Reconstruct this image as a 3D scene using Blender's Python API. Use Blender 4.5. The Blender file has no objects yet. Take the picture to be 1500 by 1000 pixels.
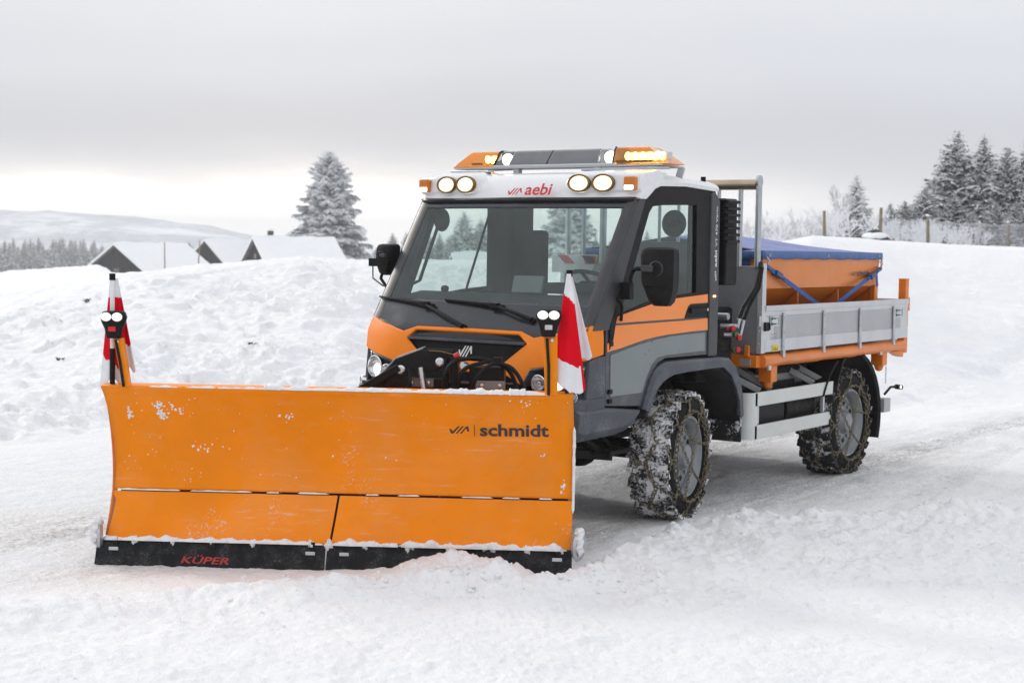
import bpy, math, random
import numpy as np
from mathutils import Vector, Matrix

SC = bpy.context.scene
COL = SC.collection
rad = math.radians

# ------------------------------------------------------------------ camera
# world frame: origin on the snow under the truck's front axle, +X truck forward, +Y truck left, +Z up
CP = Vector((10.1016, 6.4359, 1.9897))
YAW, PITCH, ROLL = .6116, .0607, -.0156
F0 = Vector((-math.cos(YAW), -math.sin(YAW), 0)); RT = Vector((-math.sin(YAW), math.cos(YAW), 0)); Z = Vector((0, 0, 1))
FW = F0 * math.cos(PITCH) - Z * math.sin(PITCH); UP = Z * math.cos(PITCH) + F0 * math.sin(PITCH)
CR = RT * math.cos(ROLL) - UP * math.sin(ROLL); CU = RT * math.sin(ROLL) + UP * math.cos(ROLL)
cam = bpy.data.cameras.new('camera'); camo = bpy.data.objects.new('camera', cam); COL.objects.link(camo)
M = Matrix((CR, CU, -FW)).transposed().to_4x4(); M.translation = CP; camo.matrix_world = M
cam.sensor_width = 36; cam.lens = 2268.04 / 1500 * 36; cam.clip_start = .1; cam.clip_end = 6000
cam.dof.use_dof = True; cam.dof.focus_distance = 10.6; cam.dof.aperture_fstop = 4.0
SC.camera = camo

def at(u, w, z=0):
    """a ground point u metres ahead of the camera's foot and w metres to its right"""
    p = CP + F0 * u + RT * w
    return Vector((p.x, p.y, z))

# ------------------------------------------------------------------ world: overcast winter sky with a low veiled sun
wd = bpy.data.worlds.new('World'); SC.world = wd; wd.use_nodes = True
SUN_EL = rad(9); sun_h = (F0 * 1 + RT * -.15).normalized(); SUN_AZ = math.atan2(sun_h.x, sun_h.y)

def build_world():
    nt = wd.node_tree; N = nt.nodes; L = nt.links; N.clear()
    out = N.new('ShaderNodeOutputWorld'); bg = N.new('ShaderNodeBackground'); bg.inputs[1].default_value = .1
    L.new(bg.outputs[0], out.inputs[0])
    sky = N.new('ShaderNodeTexSky'); sky.sky_type = 'NISHITA'; sky.sun_disc = False
    sky.sun_elevation = SUN_EL; sky.sun_rotation = SUN_AZ
    tc = N.new('ShaderNodeTexCoord'); gen = tc.outputs['Generated']
    def math_(op, a, b=None, c=None, clamp=False):
        n = N.new('ShaderNodeMath'); n.operation = op; n.use_clamp = clamp
        for i, v in enumerate((a, b, c)):
            if v is None: continue
            if isinstance(v, (int, float)): n.inputs[i].default_value = v
            else: L.new(v, n.inputs[i])
        return n.outputs[0]
    sep = N.new('ShaderNodeSeparateXYZ'); L.new(gen, sep.inputs[0]); el = sep.outputs[2]
    # soft cloud structure, flattened towards the horizon
    mp = N.new('ShaderNodeMapping'); mp.inputs['Scale'].default_value = (2.0, 2.0, 7); L.new(gen, mp.inputs[0])
    no = N.new('ShaderNodeTexNoise'); no.inputs['Scale'].default_value = 1.5; no.inputs['Detail'].default_value = 4; no.inputs['Roughness'].default_value = .5
    L.new(mp.outputs[0], no.inputs[0])
    wob = math_('MULTIPLY', math_('SUBTRACT', no.outputs[0], .5), .075)
    e2 = math_('ADD', el, wob)
    rp = N.new('ShaderNodeValToRGB'); cr = rp.color_ramp; cr.interpolation = 'EASE'
    stops = [(0, (.64, .645, .67)), (.03, (.57, .58, .615)), (.065, (.575, .595, .645)), (.12, (.70, .725, .78)),
             (.17, (.79, .81, .855)), (.30, (.97, .985, 1.02)), (.6, (1.04, 1.06, 1.10)), (1, (1.0, 1.02, 1.06))]
    while len(cr.elements) < len(stops): cr.elements.new(.5)
    for e, (p, c) in zip(cr.elements, stops): e.position = p; e.color = (*c, 1)
    L.new(math_('MAXIMUM', e2, 0), rp.inputs[0])
    # veiled sun: a wide bright band low over the horizon
    vm = N.new('ShaderNodeVectorMath'); vm.operation = 'DOT_PRODUCT'; L.new(gen, vm.inputs[0])
    g = (F0 - RT * .145).normalized(); vm.inputs[1].default_value = g
    az = math_('SUBTRACT', 1, vm.outputs['Value'])
    ga = math_('EXPONENT', math_('MULTIPLY', az, -30))
    gb = math_('EXPONENT', math_('MULTIPLY', math_('POWER', math_('DIVIDE', math_('ABSOLUTE', math_('SUBTRACT', e2, .011)), .024), 2), -1))
    glow = math_('MULTIPLY', math_('MULTIPLY', ga, gb), 1.9)
    mx = N.new('ShaderNodeMix'); mx.data_type = 'RGBA'; mx.blend_type = 'ADD'; mx.inputs[0].default_value = 1
    gc = N.new('ShaderNodeMix'); gc.data_type = 'RGBA'; gc.blend_type = 'MIX'
    gc.inputs[6].default_value = (0, 0, 0, 1); gc.inputs[7].default_value = (1, .92, .78, 1); L.new(glow, gc.inputs[0])
    L.new(rp.outputs[0], mx.inputs[6]); L.new(gc.outputs[2], mx.inputs[7])
    sc_ = N.new('ShaderNodeVectorMath'); sc_.operation = 'SCALE'; sc_.inputs['Scale'].default_value = 10; L.new(mx.outputs[2], sc_.inputs[0])
    m2 = N.new('ShaderNodeMix'); m2.data_type = 'RGBA'; m2.inputs[0].default_value = .985
    L.new(sky.outputs[0], m2.inputs[6]); L.new(sc_.outputs[0], m2.inputs[7])
    L.new(m2.outputs[2], bg.inputs[0])
build_world()

sl = bpy.data.lights.new('sun', 'SUN'); sl.energy = 1.35; sl.angle = rad(12); sl.color = (1, .95, .88)
so = bpy.data.objects.new('sun', sl); COL.objects.link(so)
# the light that gets through the cloud deck comes from high up, on the veiled sun's side
_sd = ((sun_h * .72 - RT * .69).normalized() * math.cos(rad(27)) + Z * math.sin(rad(27)))
so.rotation_euler = _sd.to_track_quat('Z', 'Y').to_euler()

vs = SC.view_settings; vs.view_transform = 'Standard'; vs.look = 'None'; vs.exposure = .03; vs.gamma = 1; vs.use_curve_mapping = False
SC.cycles.use_denoising = True
SC.cycles.max_bounces = 10; SC.cycles.diffuse_bounces = 4; SC.cycles.glossy_bounces = 4; SC.cycles.transmission_bounces = 6; SC.cycles.transparent_max_bounces = 24
SC.cycles.volume_bounces = 2
SC.cycles.sample_clamp_indirect = 6
SC.cycles.caustics_reflective = False; SC.cycles.caustics_refractive = False

# ------------------------------------------------------------------ materials
def nodes(name):
    m = bpy.data.materials.new(name); m.use_nodes = True
    return m, m.node_tree.nodes, m.node_tree.links, m.node_tree.nodes['Principled BSDF']

def tex(N, L, scale, detail=4, rough=.55, vec=None, kind='ShaderNodeTexNoise'):
    n = N.new(kind); n.inputs['Scale'].default_value = scale
    if kind == 'ShaderNodeTexNoise': n.inputs['Detail'].default_value = detail; n.inputs['Roughness'].default_value = rough
    if vec is None:
        tc = N.new('ShaderNodeTexCoord'); vec = tc.outputs['Object']
    L.new(vec, n.inputs['Vector'])
    return n.outputs[0]

def ramp(N, L, fac, a, b, ca=(0, 0, 0, 1), cb=(1, 1, 1, 1)):
    r = N.new('ShaderNodeValToRGB'); r.color_ramp.elements[0].position = a; r.color_ramp.elements[1].position = b
    r.color_ramp.elements[0].color = ca; r.color_ramp.elements[1].color = cb; L.new(fac, r.inputs[0]); return r.outputs[0]

def mixc(N, L, fac, a, b, blend='MIX'):
    n = N.new('ShaderNodeMix'); n.data_type = 'RGBA'; n.blend_type = blend
    for i, v in ((0, fac), (6, a), (7, b)):
        if isinstance(v, (int, float)): n.inputs[i].default_value = v
        elif isinstance(v, tuple): n.inputs[i].default_value = v if len(v) == 4 else (*v, 1)
        else: L.new(v, n.inputs[i])
    return n.outputs[2]

def mul(N, L, a, b):
    n = N.new('ShaderNodeMath'); n.operation = 'MULTIPLY'
    for i, v in enumerate((a, b)):
        if isinstance(v, (int, float)): n.inputs[i].default_value = v
        else: L.new(v, n.inputs[i])
    return n.outputs[0]

def bump(N, L, b, h, strength, dist=.01):
    n = N.new('ShaderNodeBump'); n.inputs['Strength'].default_value = strength; n.inputs['Distance'].default_value = dist
    L.new(h, n.inputs['Height']); L.new(n.outputs[0], b.inputs['Normal']); return n

def mat(name, col, rough=.5, metal=0, var=.12, scale=6, coat=0, dust=0, dustcol=(.62, .62, .62), bmp=0, bscale=60, spec=.5):
    m, N, L, b = nodes(name)
    t = tex(N, L, scale, 5)
    f = ramp(N, L, t, .3, .7, (1 - var, 1 - var, 1 - var, 1), (1 + var * .3,) * 3 + (1,))
    c = mixc(N, L, 1.0, col, f, 'MULTIPLY')
    if dust:
        d1 = ramp(N, L, tex(N, L, scale * 1.7 + .37, 8, .7), .45, .75)
        d2 = ramp(N, L, tex(N, L, 95, 2), .5, .72)
        c = mixc(N, L, mul(N, L, d1, dust), c, dustcol)
        c = mixc(N, L, mul(N, L, mul(N, L, d1, d2), dust * 1.5), c, (.8, .8, .81))
    L.new(c, b.inputs['Base Color'])
    r = N.new('ShaderNodeMapRange'); L.new(tex(N, L, scale * 3, 6, .65), r.inputs[0]); r.inputs[3].default_value = max(.03, rough - .1); r.inputs[4].default_value = min(1, rough + .12)
    L.new(r.outputs[0], b.inputs['Roughness'])
    b.inputs['Metallic'].default_value = metal; b.inputs['Coat Weight'].default_value = coat; b.inputs['Coat Roughness'].default_value = .12
    b.inputs['Specular IOR Level'].default_value = spec
    if bmp: bump(N, L, b, tex(N, L, bscale, 6, .6), bmp, .004)
    return m

def emit(name, col, strength, base=(.8, .8, .8)):
    m, N, L, b = nodes(name)
    b.inputs['Base Color'].default_value = (*base, 1); b.inputs['Emission Color'].default_value = (*col, 1)
    b.inputs['Emission Strength'].default_value = strength; b.inputs['Roughness'].default_value = .1
    return m

def glass(name, tint, refl=1.0, body=0.0, bodycol=(.2, .25, .25)):
    """thin pane: tinted see-through plus fresnel reflection, optionally a little milky film"""
    m, N, L, b = nodes(name); N.remove(b); out = N['Material Output']
    tr = N.new('ShaderNodeBsdfTransparent'); tr.inputs[0].default_value = (*tint, 1)
    gl = N.new('ShaderNodeBsdfGlossy'); gl.inputs['Roughness'].default_value = .02; gl.inputs[0].default_value = (.95, 1, .98, 1)
    ge = N.new('ShaderNodeNewGeometry'); dt = N.new('ShaderNodeVectorMath'); dt.operation = 'DOT_PRODUCT'; L.new(ge.outputs['Normal'], dt.inputs[0]); L.new(ge.outputs['Incoming'], dt.inputs[1])
    ab = N.new('ShaderNodeMath'); ab.operation = 'ABSOLUTE'; L.new(dt.outputs['Value'], ab.inputs[0])
    om = N.new('ShaderNodeMath'); om.operation = 'SUBTRACT'; om.inputs[0].default_value = 1; L.new(ab.outputs[0], om.inputs[1])
    pw = N.new('ShaderNodeMath'); pw.operation = 'POWER'; L.new(om.outputs[0], pw.inputs[0]); pw.inputs[1].default_value = 5
    fr = N.new('ShaderNodeMath'); fr.operation = 'MULTIPLY_ADD'; L.new(pw.outputs[0], fr.inputs[0]); fr.inputs[1].default_value = .92; fr.inputs[2].default_value = .08
    mx = N.new('ShaderNodeMixShader'); L.new(mul(N, L, fr.outputs[0], refl), mx.inputs[0])
    src = tr.outputs[0]
    if body:
        df = N.new('ShaderNodeBsdfDiffuse'); df.inputs[0].default_value = (*bodycol, 1)
        mb = N.new('ShaderNodeMixShader')
        L.new(mul(N, L, ramp(N, L, tex(N, L, 2.3, 7, .65), .3, .75, (.4, .4, .4, 1), (1.6, 1.6, 1.6, 1)), body), mb.inputs[0])
        L.new(tr.outputs[0], mb.inputs[1]); L.new(df.outputs[0], mb.inputs[2]); src = mb.outputs[0]
    L.new(src, mx.inputs[1]); L.new(gl.outputs[0], mx.inputs[2]); L.new(mx.outputs[0], out.inputs[0])
    return m

def plow_paint():
    m, N, L, b = nodes('plough_paint')
    base = (.94, .268, .001)
    t = tex(N, L, 2.2, 6, .6); c = mixc(N, L, 1.0, base, ramp(N, L, t, .3, .75, (.86, .86, .86, 1), (1.02, 1.02, 1.02, 1)), 'MULTIPLY')
    # powdery salt film in broad clouds, with fine grains
    film = ramp(N, L, tex(N, L, 1.9, 8, .68), .46, .78)
    c = mixc(N, L, mul(N, L, film, .17), c, (.74, .50, .30))
    # stuck snow dabs: clustered, sharp grains
    big = ramp(N, L, tex(N, L, 3.1, 3, .5), .64, .72)
    fine = ramp(N, L, tex(N, L, 60, 6, .75), .56, .62)
    dab = mul(N, L, big, fine)
    # horizontal scuffs
    tc = N.new('ShaderNodeTexCoord'); mp = N.new('ShaderNodeMapping'); mp.inputs['Scale'].default_value = (2.5, 14, 26); L.new(tc.outputs['Object'], mp.inputs[0])
    sc = mul(N, L, ramp(N, L, tex(N, L, 1.6, 7, .7, mp.outputs[0]), .57, .69), .5)
    fl = ramp(N, L, tex(N, L, 130, 2, .5), .70, .76)
    add = N.new('ShaderNodeMath'); add.operation = 'MAXIMUM'; L.new(dab, add.inputs[0]); L.new(mul(N, L, sc, film), add.inputs[1])
    add2 = N.new('ShaderNodeMath'); add2.operation = 'MAXIMUM'; L.new(add.outputs[0], add2.inputs[0]); L.new(mul(N, L, fl, film), add2.inputs[1])
    c = mixc(N, L, add2.outputs[0], c, (.86, .86, .88)); L.new(c, b.inputs['Base Color'])
    r = N.new('ShaderNodeMapRange'); L.new(film, r.inputs[0]); r.inputs[3].default_value = .26; r.inputs[4].default_value = .5; b.inputs['Specular IOR Level'].default_value = .15; L.new(r.outputs[0], b.inputs['Roughness'])
    bump(N, L, b, add2.outputs[0], .5, .004)
    return m

def tread_mat(name, lo, hi):
    """black tread rubber with packed snow in its grooves"""
    m, N, L, b = nodes(name)
    t = tex(N, L, 40, 6, .7); [setattr(n.inputs['Distortion'], 'default_value', 1.2) for n in N if n.bl_idname == 'ShaderNodeTexNoise']; t2 = tex(N, L, 8, 3, .5)
    a = N.new('ShaderNodeMath'); a.operation = 'MULTIPLY_ADD'; L.new(t2, a.inputs[0]); a.inputs[1].default_value = .7; L.new(t, a.inputs[2])
    f = ramp(N, L, a.outputs[0], lo, hi)
    c = mixc(N, L, f, (.008, .008, .009), (.82, .83, .85)); L.new(c, b.inputs['Base Color']); b.inputs['Roughness'].default_value = .75
    bump(N, L, b, f, .8, .012)
    return m

def snow_mat(name, dirt=False):
    m, N, L, b = nodes(name)
    c = (.90, .905, .915, 1)
    t = tex(N, L, 1.3, 6, .6)
    col = mixc(N, L, ramp(N, L, t, .3, .7), (.865, .88, .905), (.915, .915, .92))
    if dirt:
        at_ = N.new('ShaderNodeAttribute'); at_.attribute_name = 'dirt'
        sep = N.new('ShaderNodeSeparateColor'); L.new(at_.outputs['Color'], sep.inputs[0])
        # x: compacted slush, y: brown grit
        tcg = N.new('ShaderNodeTexCoord'); mpg = N.new('ShaderNodeMapping'); mpg.inputs['Scale'].default_value = (1.6, 7, 7); L.new(tcg.outputs['Object'], mpg.inputs[0])
        s1 = ramp(N, L, tex(N, L, 1.0, 8, .72, mpg.outputs[0]), .36, .64)
        col = mixc(N, L, mul(N, L, sep.outputs[0], s1), col, (.47, .465, .46))
        s3 = ramp(N, L, tex(N, L, 42, 6, .8), .49, .62)
        col = mixc(N, L, mul(N, L, sep.outputs[0], mul(N, L, s3, .95)), col, (.22, .21, .20))
        s2 = ramp(N, L, tex(N, L, 24, 6, .75), .47, .62)
        col = mixc(N, L, mul(N, L, sep.outputs[1], s2), col, (.36, .25, .14))
        # scattered dark crumbs thrown about
        vo = N.new('ShaderNodeTexVoronoi'); vo.inputs['Scale'].default_value = 7; tc = N.new('ShaderNodeTexCoord'); L.new(tc.outputs['Object'], vo.inputs['Vector'])
        cr_ = ramp(N, L, vo.outputs['Distance'], .03, .09, (1, 1, 1, 1), (0, 0, 0, 1))
        sel = ramp(N, L, tex(N, L, 3.1, 4, .6), .58, .64)
        col = mixc(N, L, mul(N, L, mul(N, L, cr_, sel), .5), col, (.28, .25, .22))
    L.new(col, b.inputs['Base Color']); b.inputs['Roughness'].default_value = .7
    b.inputs['Specular IOR Level'].default_value = .25
    t1 = tex(N, L, 38, 6, .75); t0 = tex(N, L, 6.5, 6, .68)
    b0 = bump(N, L, b, t0, .5, .10); b1 = bump(N, L, b, t1, .5, .02); L.new(b0.outputs[0], b1.inputs['Normal'])
    return m

MT = {}
MT['snow'] = snow_mat('snow'); MT['ground'] = snow_mat('snow_ground', True)
MT['plow'] = plow_paint()
MT['orange'] = mat('orange_paint', (.90, .235, .004), .36, 0, .07, 3, .05, .03, (.8, .6, .45), spec=.2)
MT['orange_side'] = mat('orange_paint_side_reflection', (.93, .26, .035), .36, 0, .05, 3, .15, .06, (.8, .6, .5), spec=.4)  # cab orange made paler and pinker: snow and sky reflection put into the colour
MT['orange_frame'] = mat('orange_frame_paint', (.74, .19, .006), .4, 0, .15, 5, .1, .06, spec=.3)
MT['hopper'] = mat('orange_hopper_paint', (.72, .20, .010), .36, 0, .12, 3, .15, .05, spec=.35)
MT['grey'] = mat('slate_grey_plastic', (.040, .048, .064), .42, 0, .15, 3, 0, .17, (.3, .31, .33))
MT['greydoor'] = mat('dark_grey_door', (.055, .062, .075), .4, 0, .1, 4, 0, .10, (.35, .36, .38))
MT['pillar'] = mat('charcoal_pillar', (.030, .030, .034), .4, 0, .1, 4, .05, .04, (.3, .3, .3))
MT['black'] = mat('black_plastic', (.0075, .007, .0075), .5, 0, .2, 8, 0, .015, (.3, .3, .3), spec=.16)
MT['blackgloss'] = mat('black_gloss_panel', (.028, .031, .040), .2, 0, .1, 3, .1, .03, (.3, .3, .32))
MT['blacksteel'] = mat('black_steel', (.007, .007, .008), .42, 0, .2, 10, 0, .015, (.25, .25, .25), .1, spec=.2)
MT['chassis'] = mat('chassis_black', (.009, .008, .008), .6, 0, .3, 8, 0, .12, (.13, .10, .085), spec=.15)
MT['white'] = mat('white_paint', (.78, .79, .81), .28, 0, .05, 3, .5, .06, (.6, .6, .6))
MT['alu'] = mat('aluminium', (.60, .61, .63), .42, .55, .1, 4, 0, .12, (.55, .55, .55))
MT['alu2'] = mat('anodised_panel', (.44, .445, .455), .5, .35, .08, 4, 0, .12, (.5, .5, .5))
MT['guard'] = mat('guard_aluminium', (.62, .64, .62), .5, .3, .08, 4, 0, .1, (.55, .55, .55))
MT['headboard'] = mat('grey_board', (.27, .27, .285), .5, .3, .12, 4, 0, .2, (.3, .3, .3))
MT['galv'] = mat('galvanised_steel', (.52, .55, .58), .38, .8, .15, 12)
MT['steel'] = mat('bright_steel', (.7, .7, .71), .22, 1, .15, 12)
MT['chain'] = mat('chain_steel', (.21, .175, .115), .45, .7, .4, 40)
MT['rubber'] = mat('tyre_rubber', (.009, .009, .009), .75, 0, .2, 8, 0, .04, (.2, .2, .2), spec=.12)
MT['hose'] = mat('hose_rubber', (.007, .007, .008), .5, spec=.2)
MT['rim'] = mat('rim_silver', (.27, .285, .30), .42, .35, .12, 6, 0, .15, (.45, .45, .45))
MT['tread'] = tread_mat('snowy_tread', .80, .90); MT['tread2'] = tread_mat('lightly_snowy_tread', .96, 1.05); MT['packed'] = tread_mat('packed_snow_groove', .72, .82)
MT['glass'] = glass('windscreen_glass', (.80, .88, .86), .6, .07, (.34, .42, .42))
MT['glass_side'] = glass('side_glass', (.78, .86, .84), .9)
MT['pane'] = mat('frosted_door_pane', (.150, .180, .188), .3, 0, .06, 2, .1, .05, (.34, .37, .38), spec=.8)
MT['lamp'] = emit('lit_lamp', (1, .92, .74), 5); MT['lamp_soft'] = emit('lit_marker_lamp', (1, .97, .85), 1.6)
MT['amber_lit'] = emit('lit_amber', (1, .66, .24), 22); MT['pillar_lit'] = emit('lit_pillar_lamp', (1, .30, .06), 2.5); MT['amber_dim'] = emit('dim_amber', (1, .32, .02), .05, (.55, .16, .01))
MT['amber'] = glass('amber_lens', (1, .60, .24), .8, .36, (.95, .34, .02))
MT['clearlens'] = glass('clear_lens', (.93, .94, .95), 1.2)
MT['reflector'] = mat('lamp_reflector', (.75, .76, .78), .12, 1, .1, 30)
MT['bronze'] = mat('lamp_ring', (.20, .12, .04), .3, .6)
MT['tarp'] = mat('blue_tarp', (.042, .115, .31), .55, 0, .12, 4, 0, .08, (.5, .5, .6), .15, 8)
MT['tarptop'] = mat('blue_tarp_top', (.135, .18, .43), .5, 0, .1, 3, 0, .12, (.5, .52, .62), .2, 5)
MT['strap'] = mat('blue_webbing', (.03, .10, .36), .7, 0, .2, 30)
MT['red'] = mat('red_paint', (.62, .012, .02), .6); MT['whitecloth'] = mat('white_cloth', (.80, .80, .83), .8)
MT['redcloth'] = mat('red_cloth', (.70, .004, .016), .85, 0, .06, spec=.06)
MT['green'] = mat('green_cap', (.03, .18, .06), .5); MT['yellow'] = mat('yellow_sticker', (.75, .55, .03), .5)
MT['sticker'] = mat('pale_sticker', (.55, .60, .60), .5); MT['stickerink'] = mat('sticker_ink', (.05, .07, .08), .5)
MT['discgreen'] = mat('green_disc', (.04, .10, .08), .5); MT['seat'] = mat('seat_fabric', (.03, .032, .036), .9)
MT['dash'] = mat('dashboard_grey', (.014, .017, .019), .75, spec=.2); MT['redtext'] = mat('red_lettering', (.60, .045, .05), .5)
MT['darktext'] = mat('dark_lettering', (.035, .03, .03), .5); MT['whitetext'] = mat('white_lettering', (.82, .82, .84), .5)
MT['brass'] = mat('brushed_tube', (.50, .40, .28), .3, .8, .2, 5); MT['wiper'] = mat('wiper_black', (.006, .006, .007), .4, spec=.2)
MT['wood'] = mat('weathered_boards', (.045, .042, .040), .85, 0, .4, 3, 0, 0, bmp=.3); MT['woodpost'] = mat('fence_wood', (.26, .21, .15), .9, 0, .3, 8)
MT['eaves'] = mat('eaves_wood', (.20, .185, .17), .8, 0, .3, 3)
MT['needle3'] = mat('hoar_needles', (.70, .71, .73), .9, 0, .25, 3); MT['needle'] = mat('spruce_needles', (.022, .034, .030), .9, 0, .5, 3)
MT['needle2'] = mat('frosty_needles', (.36, .375, .40), .9, 0, .3, 3)
MT['frost'] = mat('hoar_frost', (.84, .85, .875), .85, 0, .15, 3); MT['bark'] = mat('bark', (.07, .06, .05), .9, 0, .4, 6)
MT['frostbark'] = mat('frosted_twigs', (.56, .56, .58), .9, 0, .3, 6); MT['wire'] = mat('frosted_wire', (.55, .56, .58), .8, 0, .2, 6)
MT['rock'] = mat('dark_rock', (.06, .055, .05), .9, 0, .4, 4, bmp=.4, bscale=8)

HAZE = .00065
MT['mudflap'] = tread_mat('snow_spattered_flap', .92, .98)
MT['barcover'] = mat('grey_bar_cover', (.16, .165, .18), .3, 0, .06, 4, .3, .06, (.4, .4, .42))
MT['workrim'] = emit('work_lamp_outer', (1, .80, .48), 1.5, (.8, .7, .5)); MT['worklens'] = emit('work_lamp_lens', (1, .93, .74), 3.5, (.9, .85, .7))
MT['plowlens'] = emit('marker_lamp_lens', (1, .97, .82), .45, (.8, .8, .75))
MT['display'] = mat('grey_display', (.16, .18, .18), .3)
MT['guardbr'] = mat('guard_bracket', (.28, .29, .29), .5, .3)
MT['cutedge'] = mat('rubber_edge', (.009, .0095, .011), .5, 0, .2, 6, 0, .10, (.25, .25, .26), spec=.15)
MT['edgered'] = mat('edge_lettering', (.42, .03, .025), .6, 0, .3, 12)
MT['bluelabel'] = mat('blue_fitting', (.03, .07, .19), .4, 0, .3, 20)

# ------------------------------------------------------------------ mesh helpers
ORI = {}
class MB:
    def __init__(s): s.v = []; s.f = []; s.m = []; s.cuts = []
    def cut(s): s.cuts.append((len(s.v), len(s.f))); return s   # the next shapes become an object of their own
    def add(s, vs_, fs, mi=0):
        o = len(s.v); s.v += [tuple(v) for v in vs_]; s.f += [tuple(o + i for i in f) for f in fs]; s.m += [mi] * len(fs); return s
    def box(s, c, sz, R=None, mi=0, taper=None):
        x, y, z = (k / 2 for k in sz); V = []
        for dz in (-1, 1):
            k = taper if (taper and dz > 0) else 1
            for dx, dy in ((-1, -1), (1, -1), (1, 1), (-1, 1)):
                p = Vector((dx * x * k, dy * y * k, dz * z)); p = (R @ p) if R else p
                V.append(p + Vector(c))
        return s.add(V, [(3, 2, 1, 0), (4, 5, 6, 7), (0, 1, 5, 4), (1, 2, 6, 5), (2, 3, 7, 6), (3, 0, 4, 7)], mi)
    def bar(s, a, b, w, h, up=(0, 0, 1), mi=0):
        a, b = Vector(a), Vector(b); d = b - a; x = d.normalized(); u = Vector(up); y = u.cross(x).normalized(); zz = x.cross(y)
        R = Matrix((x, y, zz)).transposed(); return s.box((a + b) / 2, (d.length, w, h), R, mi)
    def prism(s, pts, ext, mi=0):
        n = len(pts); P = [Vector(p) for p in pts]; e = Vector(ext)
        V = P + [p + e for p in P]
        F = [tuple(range(n - 1, -1, -1)), tuple(range(n, 2 * n))] + [(i, (i + 1) % n, n + (i + 1) % n, n + i) for i in range(n)]
        # keep faces pointing outwards whichever way the outline runs
        nrm = Vector((0, 0, 0))
        for i in range(n): nrm += P[i].cross(P[(i + 1) % n])
        if nrm.dot(e) < 0: F = [f[::-1] for f in F]
        return s.add(V, F, mi)
    def tube(s, path, r, n=8, mi=0, closed=False, cap=True):
        P = [Vector(p) for p in path]; m = len(P); rs = r if isinstance(r, (list, tuple)) else [r] * m; V = []
        prev = None
        for i, p in enumerate(P):
            if closed: t = P[(i + 1) % m] - P[i - 1]
            else: t = P[min(i + 1, m - 1)] - P[max(i - 1, 0)]
            t = t.normalized() if t.length > 1e-9 else Vector((0, 0, 1))
            if prev is None:
                a = Vector((0, 0, 1)) if abs(t.z) < .9 else Vector((1, 0, 0)); x = t.cross(a).normalized()
            else:
                x = prev - t * prev.dot(t); x = x.normalized() if x.length > 1e-6 else t.orthogonal().normalized()
            prev = x; y = t.cross(x)
            for k in range(n):
                an = 2 * math.pi * k / n; V.append(p + (x * math.cos(an) + y * math.sin(an)) * rs[i])
        F = []
        for i in range(m if closed else m - 1):
            j = (i + 1) % m
            for k in range(n): F.append((i * n + k, i * n + (k + 1) % n, j * n + (k + 1) % n, j * n + k))
        if cap and not closed: F += [tuple(range(n - 1, -1, -1)), tuple((m - 1) * n + k for k in range(n))]
        return s.add(V, F, mi)
    def lathe(s, prof, c, axis, n=32, mi=0):
        """prof: (radius, height along axis); open ends at radius 0 are closed"""
        a = Vector(axis).normalized(); x = a.orthogonal().normalized(); y = a.cross(x); c = Vector(c); V = []; F = []
        for (r, h) in prof:
            for k in range(n):
                an = 2 * math.pi * k / n; V.append(c + a * h + (x * math.cos(an) + y * math.sin(an)) * max(r, 1e-4))
        for i in range(len(prof) - 1):
            for k in range(n): F.append((i * n + k, i * n + (k + 1) % n, (i + 1) * n + (k + 1) % n, (i + 1) * n + k))
        return s.add(V, F, mi)
    def grid(s, rows, mi=0, flip=False):
        m, n = len(rows), len(rows[0]); V = [p for r in rows for p in r]
        F = [(i * n + j, i * n + j + 1, (i + 1) * n + j + 1, (i + 1) * n + j) for i in range(m - 1) for j in range(n - 1)]
        if flip: F = [f[::-1] for f in F]
        return s.add(V, F, mi)
    def ball(s, c, r, n=10, m=6, mi=0, sq=(1, 1, 1)):
        rows = []
        for i in range(m + 1):
            th = math.pi * i / m
            rows.append([(c[0] + r * sq[0] * math.sin(th) * math.cos(2 * math.pi * k / n), c[1] + r * sq[1] * math.sin(th) * math.sin(2 * math.pi * k / n), c[2] + r * sq[2] * math.cos(th)) for k in range(n + 1)])
        return s.grid(rows, mi, True)
    def build(s, name, mats, parent=None, bevel=0, smooth=35, solid=0, label=None, seg=2, offset=0):
        if s.cuts:
            ends = s.cuts + ([(len(s.v), len(s.f))] if s.cuts[-1][1] < len(s.f) else []); v0 = f0 = 0; out = []
            for v1, f1 in ends:
                p = MB(); p.v = s.v[v0:v1]; p.f = [tuple(i - v0 for i in f) for f in s.f[f0:f1]]; p.m = s.m[f0:f1]; v0, f0 = v1, f1
                out.append(p.build(name, mats, parent, bevel, smooth, solid, label, seg, offset))
            return out[0]
        if not isinstance(mats, (list, tuple)): mats = [mats]
        o = ORI.get(parent, (0, 0, 0))
        me = bpy.data.meshes.new(name); me.from_pydata([(v[0] - o[0], v[1] - o[1], v[2] - o[2]) for v in s.v], [], s.f)
        for k in mats: me.materials.append(MT[k] if isinstance(k, str) else k)
        if len(mats) > 1: me.polygons.foreach_set('material_index', s.m)
        ob = bpy.data.objects.new(name, me); COL.objects.link(ob); ob.parent = parent; ORI[ob] = o
        if smooth: me.shade_smooth(); me.set_sharp_from_angle(angle=rad(smooth))
        if solid:
            md = ob.modifiers.new('s', 'SOLIDIFY'); md.thickness = solid; md.offset = offset; md.use_even_offset = True
        if bevel:
            md = ob.modifiers.new('b', 'BEVEL'); md.width = bevel; md.segments = seg; md.limit_method = 'ANGLE'; md.angle_limit = rad(38); md.harden_normals = True
        if label: ob['label'] = label
        me.update(); return ob

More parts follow.
